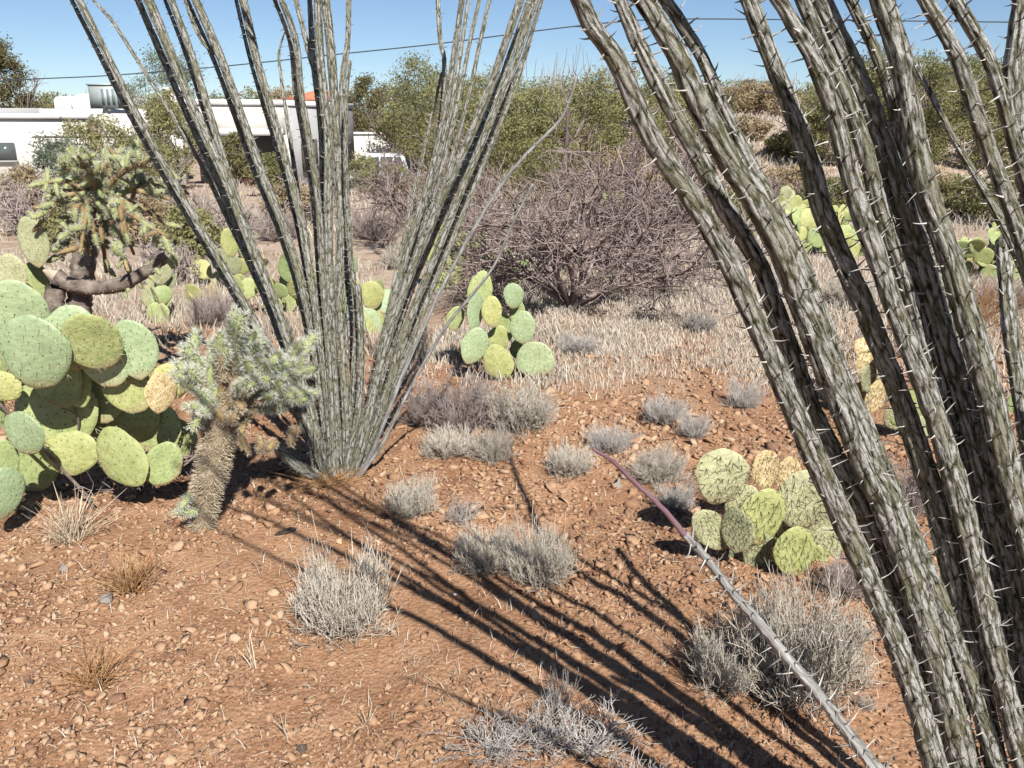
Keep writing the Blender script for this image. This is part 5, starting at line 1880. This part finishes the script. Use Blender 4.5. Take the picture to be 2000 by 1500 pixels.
# dead brown stalks in the green behind the bare shrub
for (x0, y0, x1, y1, Y, wpx, lab) in [(1108, 200, 1103, 330, 14, 14, 'brown dead stalk standing before the yellow green trees'), (1236, 232, 1232, 340, 14, 16, 'shorter brown dead stalk beside the first near cane'), (1302, 235, 1345, 330, 13, 16, 'leaning brown dead stalk behind the dark near cane')]:
    gx = at(x1, y1, Y)
    foot = np.array([gx[0], Y, gz(gx[0], Y)])
    C = catmull(np.array([foot - [0, 0, .05], at(x1, y1, Y), at((x0 + x1) / 2 + 2, (y0 + y1) / 2, Y), at(x0, y0, Y)]), 8)
    rt_ = thing('dead_stalk', tuple(foot), lab, 'stalk', 'brown dead stalks')
    r0 = wpx * mpp(x0, y0, Y) / 2
    me, nd = cane_mesh(C - foot, np.linspace(r0 * 1.1, r0 * .35, len(C)), .05, 10, 5, .3, int(x0), [MAT['twig']], .1)
    st_ = obj('stem', me, rt_)
    obj('twigs', spine_mesh(nd, .08, .3, .006, .5, 5, MAT['twig']), st_, kind='stuff')


# ---------------------------------------------------------------- house
def flat(root, base, V, Q, m, name, parent=None):
    me = mesh(name, np.asarray(V) - np.asarray(base), np.asarray(Q), [MAT[m]])
    return obj(name, me, parent or root)


def wall_slab(A, Bp, z0, z1, th, proud=0.0):
    """vertical slab from A to B (xy), thickness th going away from the camera side, pushed forward by proud"""
    A = np.array(A, float)
    Bp = np.array(Bp, float)
    d = (Bp - A) / np.linalg.norm(Bp - A)
    n = np.array([d[1], -d[0]])          # towards the camera for left-to-right walls
    a0, b0 = A + n * proud, Bp + n * proud
    a1, b1 = A - n * th, Bp - n * th
    V = [(*a0, z0), (*b0, z0), (*b1, z0), (*a1, z0), (*a0, z1), (*b0, z1), (*b1, z1), (*a1, z1)]
    Q = [[0, 1, 5, 4], [1, 2, 6, 5], [2, 3, 7, 6], [3, 0, 4, 7], [4, 5, 6, 7], [3, 2, 1, 0]]
    return np.array(V), np.array(Q)


def xy(px, Y):
    d = ray(px, 250)
    return np.array([d[0] / d[1] * Y, Y])


def zat(px, py, Y):
    return at(px, py, Y)[2]


def build_house():
    Yc = 26.0
    corner = xy(557, Yc)
    left_end = xy(338, Yc - 1.0)
    back_end = xy(690, 30.0)
    base = (corner[0], corner[1], 0)
    root = thing('house', base, 'white flat roofed stucco house behind the wide ocotillo', 'house')
    ztop = zat(557, 195, Yc)
    zf = zat(557, 206, Yc)
    zc = zat(557, 248, Yc)
    zc2 = zat(557, 263, Yc)
    # front face with porch opening: upper wall, canopy, posts, dark recess
    front = flat(root, base, *wall_slab(left_end, corner, zc2, zf, .3), 'stucco', 'wall')
    flat(root, base, *wall_slab(left_end, corner, zf, ztop, .36, .06), 'white_paint', 'parapet')
    A = left_end + np.array([.5, -.0])
    flat(root, base, *wall_slab(xy(430, Yc - .45), xy(552, Yc + .0), zc2 - .02, zc - .05, 1.2, .7), 'white_paint', 'porch_roof')
    flat(root, base, *wall_slab(left_end + np.array([0, 1.8]), corner + np.array([-.4, 1.8]), -.3, zc2, .2), 'stucco_shade_grey', 'porch_wall')  # porch shade put into the wall colour
    for f in (.0, .42, .985):
        c = left_end + (corner - left_end) * f
        c = c + np.array([.02, .02])
        flat(root, base, *wall_slab(c - np.array([.15, 0]), c + np.array([.15, 0]), -.3, zc2 - .003, .28), 'stucco', 'porch_post')
    # side wall, its slanting light painted in as a greyer stucco
    d = (back_end - corner)
    side = flat(root, base, *wall_slab(corner + d * .0005 + np.array([.002, .302]), back_end, -.3, zf, .3), 'stucco_shade_grey', 'wall')
    flat(root, base, *wall_slab(corner + np.array([.002, .37]), back_end, zf + .002, ztop + .002, .3, .06), 'white_paint', 'parapet')
    # window on the side wall
    dn = d / np.linalg.norm(d)
    n = np.array([dn[1], -dn[0]])

    def along(px):
        # intersect picture column with the side wall line
        k = ray(px, 250)
        m = np.array([[k[0], -d[0]], [k[1], -d[1]]])
        s = np.linalg.solve(m, corner)
        return corner + d * s[1]
    wa, wb = along(588), along(612)
    Yw = (wa[1] + wb[1]) / 2
    z0, z1 = zat(600, 330, Yw), zat(600, 276, Yw)
    win = flat(root, base, *wall_slab(wa, wb, z0, z1, -.005, .03), 'window_glass', 'window')
    for (p, q, a, b_) in [(wa - dn * .06, wa + dn * .10, z0 - .06, z1 + .06), (wb - dn * .10, wb + dn * .06, z0 - .06, z1 + .06)]:
        flat(root, base, *wall_slab(p, q, a, b_, -.01, .06), 'dark_void', 'frame', win)
    flat(root, base, *wall_slab(wa + dn * .11, wb - dn * .11, z1, z1 + .06, -.01, .06), 'dark_void', 'frame', win)
    flat(root, base, *wall_slab(wa + dn * .11, wb - dn * .11, z0 - .06, z0, -.01, .06), 'dark_void', 'sill', win)
    # roof sheet
    lo = left_end + np.array([.2, 6.0])
    bo = back_end + np.array([-.4, 1.5])
    V = [(*(left_end + [.1, .31]), zf - .1), (*(corner + [-.31, .31]), zf - .1), (*(back_end + n * -.31), zf - .1), (*lo, zf - .1)]
    flat(root, base, V, [[0, 1, 2, 3]], 'white_paint', 'roof')
    # chimney block
    cx0, cx1 = xy(330, Yc + 1.2), xy(356, Yc + 1.2)
    ch = flat(root, base, *wall_slab(cx0, cx1, zf - .6, zat(343, 178, Yc + 1.2), .5), 'stucco', 'chimney')
    flat(root, base, *wall_slab(cx0 - [.05, 0], cx1 + [.05, 0], zat(343, 178, Yc + 1.2) + .001, zat(343, 170, Yc + 1.2), .6, .05), 'white_paint', 'chimney_cap', ch)
    # left wing
    Yl = 23.5
    w0, w1 = xy(-160, Yl - .6), xy(168, Yl)
    flat(root, base, *wall_slab(w0, w1, -.3, zat(100, 232, Yl), .3), 'stucco', 'wall')
    flat(root, base, *wall_slab(w0, w1 + [.1, 0], zat(100, 232, Yl) + .002, zat(100, 222, Yl), .36, .08), 'white_paint', 'parapet')
    w2 = xy(330, Yl + 2.0)
    flat(root, base, *wall_slab(w1 + [.01, .9], w2, -.3, zat(240, 222, Yl + 1.5), .3), 'stucco', 'wall')
    flat(root, base, *wall_slab(xy(80, Yl + 3.2), xy(330, Yl + 3.6), zat(160, 240, Yl + 3), zat(160, 212, Yl + 3), 2), 'white_paint', 'roof_block')
    flat(root, base, *wall_slab(xy(-160, Yl + 2.6), xy(80, Yl + 3.1), zat(40, 240, Yl + 3), zat(40, 211, Yl + 3), 2), 'stucco_shade_grey', 'roof_block')
    # thin canopy slab, coloured dark to stand in for its shadow line
    flat(root, base, *wall_slab(xy(90, Yl - .1), xy(270, Yl + .1), zat(150, 269, Yl), zat(150, 265.5, Yl), -.2, .9), 'dark_void', 'canopy')
    # window of the wing
    wv = flat(root, base, *wall_slab(xy(-30, Yl - .35), xy(25, Yl - .26), zat(0, 312, Yl), zat(0, 278, Yl), -.06, .09), 'glass', 'window')
    flat(root, base, *wall_slab(xy(-32, Yl - .36), xy(27, Yl - .255), zat(0, 316, Yl), zat(0, 312.5, Yl), -.04, .13), 'stucco_shade_grey', 'sill', wv)
    # low annex and yard wall to the right
    Ya = 31.5
    flat(root, base, *wall_slab(xy(640, Ya), xy(802, Ya + .8), -.3, zat(720, 263, Ya), .3), 'stucco', 'wall')
    flat(root, base, *wall_slab(xy(640, Ya), xy(802, Ya + .8), zat(720, 263, Ya) + .002, zat(720, 258, Ya), .4, .05), 'white_paint', 'parapet')
    flat(root, base, *wall_slab(xy(803, Ya + .82), xy(860, Ya + 3), -.3, zat(820, 268, Ya), .3), 'stucco_shade_grey', 'wall')

    # roof cooler and duct: things of their own
    Yk = Yl + 2.4
    kb = xy(219, Yk)
    zr = zat(219, 212, Yk)
    cool = thing('evaporative_cooler', (kb[0], kb[1], zr), 'grey metal evaporative cooler box with louvres on the white roof', 'cooler')
    s = mpp(219, 190, Yk)
    hw, hh = 26 * s, 42 * s
    V, Q = box(-hw, hw, -.35, .35, 0, hh)
    bo_ = obj('cabinet', mesh('cabinet', V, Q, [MAT['metal']]), cool)
    V, Q = box(-hw - .03, hw + .03, -.38, .38, hh, hh + .04)
    obj('lid', mesh('lid', V, Q, [MAT['metal']]), cool)
    for k in range(4):
        x0 = -.02 + k * .15
        V, Q = box(x0, x0 + .07, -.375, -.352, .1, hh - .1)
        obj('louvre', mesh('louvre', V, Q, [MAT['slat']]), bo_)
    db = xy(158, Yk)
    duct = thing('roof_duct', (db[0], db[1], zr), 'white rounded air duct lying on the roof beside the metal cooler', 'duct')
    hd = 26 * s
    prof = [(-35 * s, 0), (-35 * s, hd * .62), (-30 * s, hd * .82), (-18 * s, hd * .86), (4 * s, hd * .84), (18 * s, hd * 1.0), (24 * s, hd * 1.05), (34 * s, hd * 1.05), (34 * s, 0)]
    n_ = len(prof)
    V = [(x, -.3, z) for x, z in prof] + [(x, .3, z) for x, z in prof]
    me = bpy.data.meshes.new('duct')
    me.from_pydata(V, [], [list(range(n_)), list(range(2 * n_ - 1, n_ - 1, -1))] + [[i, i + n_, (i + 1) % n_ + n_, (i + 1) % n_] for i in range(n_)])
    me.materials.append(MAT['white_paint'])
    obj('shell', me, duct)
    V, Q = box(-2 * s, 0, -.32, .32, 0, hd * .87)
    obj('seam', mesh('seam', V, Q, [MAT['white_paint']]), duct)

    # neighbour's red roof
    Yn = 48
    c = xy(612, Yn)
    zt = zat(612, 176, Yn)
    ze = zat(612, 196, Yn)
    nb = thing('neighbour_house', (c[0], c[1], 0), 'red tiled pyramid roof peeking over the white house', 'house')
    hw = 1.6
    V, Q = box(-hw, hw, 0, 3.2, -.5, ze)
    obj('wall', mesh('wall', V, Q, [MAT['stucco']]), nb)
    V = np.array([(-hw - .3, -.3, ze + .002), (hw + .3, -.3, ze + .002), (hw + .3, 3.5, ze + .002), (-hw - .3, 3.5, ze + .002), (.35, 1.6, zt + .15)])
    obj('roof', mesh('roof', V, [np.array([[0, 1, 4], [1, 2, 4], [2, 3, 4], [3, 0, 4]]), np.array([[3, 2, 1, 0]])], [MAT['terracotta']]), nb)


build_house()


def build_car():
    Y = 28.5
    c = xy(728, Y)
    z0 = gz(c[0], c[1])
    root = thing('parked_car', (c[0], c[1], z0), 'pale parked car half hidden by scrub before the low white wall', 'car')
    root.rotation_euler = (0, 0, math.radians(14))
    root.scale = (.5, .8, .9)
    # side profile along x, body then glasshouse
    def prism(prof, y0, y1, m, name, parent=root, inset=0):
        n = len(prof)
        cx = sum(p[0] for p in prof) / n
        V = [(x, y0, z) for x, z in prof] + [(x, y1, z) for x, z in prof]
        me = bpy.data.meshes.new(name)
        me.from_pydata(V, [], [list(range(n)), list(range(2 * n - 1, n - 1, -1))] + [[i, i + n, (i + 1) % n + n, (i + 1) % n] for i in range(n)])
        me.materials.append(MAT[m])
        return obj(name, me, parent)
    body = prism([(-2.2, .35), (-2.25, .75), (-2.1, .95), (-1.1, 1.02), (1.9, 1.05), (2.2, .95), (2.25, .4)], -.85, .85, 'car_paint', 'body')
    cab = prism([(-1.15, 1.022), (-.55, 1.6), (-.35, 1.66), (1.6, 1.66), (1.85, 1.55), (2.1, 1.03)], -.75, .75, 'car_paint', 'cabin')
    for prof in ([(-.85, 1.08), (-.45, 1.54), (.2, 1.57), (.2, 1.08)], [(.3, 1.08), (.3, 1.57), (1.05, 1.57), (1.05, 1.08)], [(1.15, 1.08), (1.15, 1.57), (1.6, 1.54), (1.85, 1.08)]):
        prism(prof, -.765, -.752, 'glass', 'window', cab)
    prism([(-1.13, 1.06), (-1.16, 1.06), (-.62, 1.58), (-.58, 1.58)], -.65, .65, 'glass', 'windscreen', cab)
    for x in (-1.4, 1.4):
        for y in (-.87, .67):
            a = np.arange(16) * 2 * math.pi / 16
            V = np.concatenate([np.stack([x + .36 * np.cos(a), np.full(16, yy), .36 + .36 * np.sin(a)], -1) for yy in (y, y + .2)])
            idx = np.arange(16)
            q = np.stack([idx, (idx + 1) % 16, (idx + 1) % 16 + 16, idx + 16], -1)
            me = bpy.data.meshes.new('wheel')
            me.from_pydata(V.tolist(), [], q.tolist() + [list(range(15, -1, -1)), list(range(16, 32))])
            me.materials.append(MAT['rubber'])
            wh = obj('wheel', me, root)
            V2 = np.stack([x + .2 * np.cos(a), np.full(16, y - .006), .36 + .2 * np.sin(a)], -1)
            me = bpy.data.meshes.new('rim')
            me.from_pydata(V2.tolist(), [], [list(range(16))])
            me.materials.append(MAT['metal'])
            obj('rim', me, wh)


build_car()

# terracotta pots in the yard
def pot(px, py, w, h, label):
    p = ground_px(px, py)
    mp = mpp(px, py, p[1])
    prof = np.array([(.34, 0), (.44, .5), (.5, .9), (.56, .9), (.56, 1.0), (.46, 1.0), (.44, .85), (.05, .82)]) * np.array([w * mp, h * mp])
    a = np.arange(18) * 2 * math.pi / 18
    V = np.stack([prof[:, None, 0] * np.cos(a), prof[:, None, 0] * np.sin(a), np.repeat(prof[:, None, 1], 18, 1)], -1)
    idx = np.arange(len(prof) * 18).reshape(-1, 18)
    q = np.stack([idx[:-1], np.roll(idx[:-1], -1, 1), np.roll(idx[1:], -1, 1), idx[1:]], -1).reshape(-1, 4)
    o = obj('clay_pot', mesh('clay_pot', V.reshape(-1, 3), q, [MAT['terracotta']], smooth=True))
    o.location = p
    tag(o, label, 'pot')


pot(485, 368, 22, 36, 'orange clay pot in the yard before the porch')
pot(72, 395, 30, 42, 'orange clay pot at the picture edge under the house window')

# utility wire
wire_px = [(-60, 163), (50, 155), (220, 147), (450, 128), (640, 108), (850, 86), (1050, 60), (1200, 43), (1290, 38), (1400, 37), (1700, 40), (1960, 43), (2080, 44)]
Cw2 = catmull(np.array([at(x, y, 34 - .002 * x) for x, y in wire_px]), 10)
Vw, qw, tw_ = tubes(Cw2[None], np.full((1, len(Cw2)), .022), 6, [.5])
wo = obj('utility_wire', mesh('utility_wire', Vw, qw, [MAT['wire']]))
tag(wo, 'thin dark utility wire crossing the blue sky', 'wire')
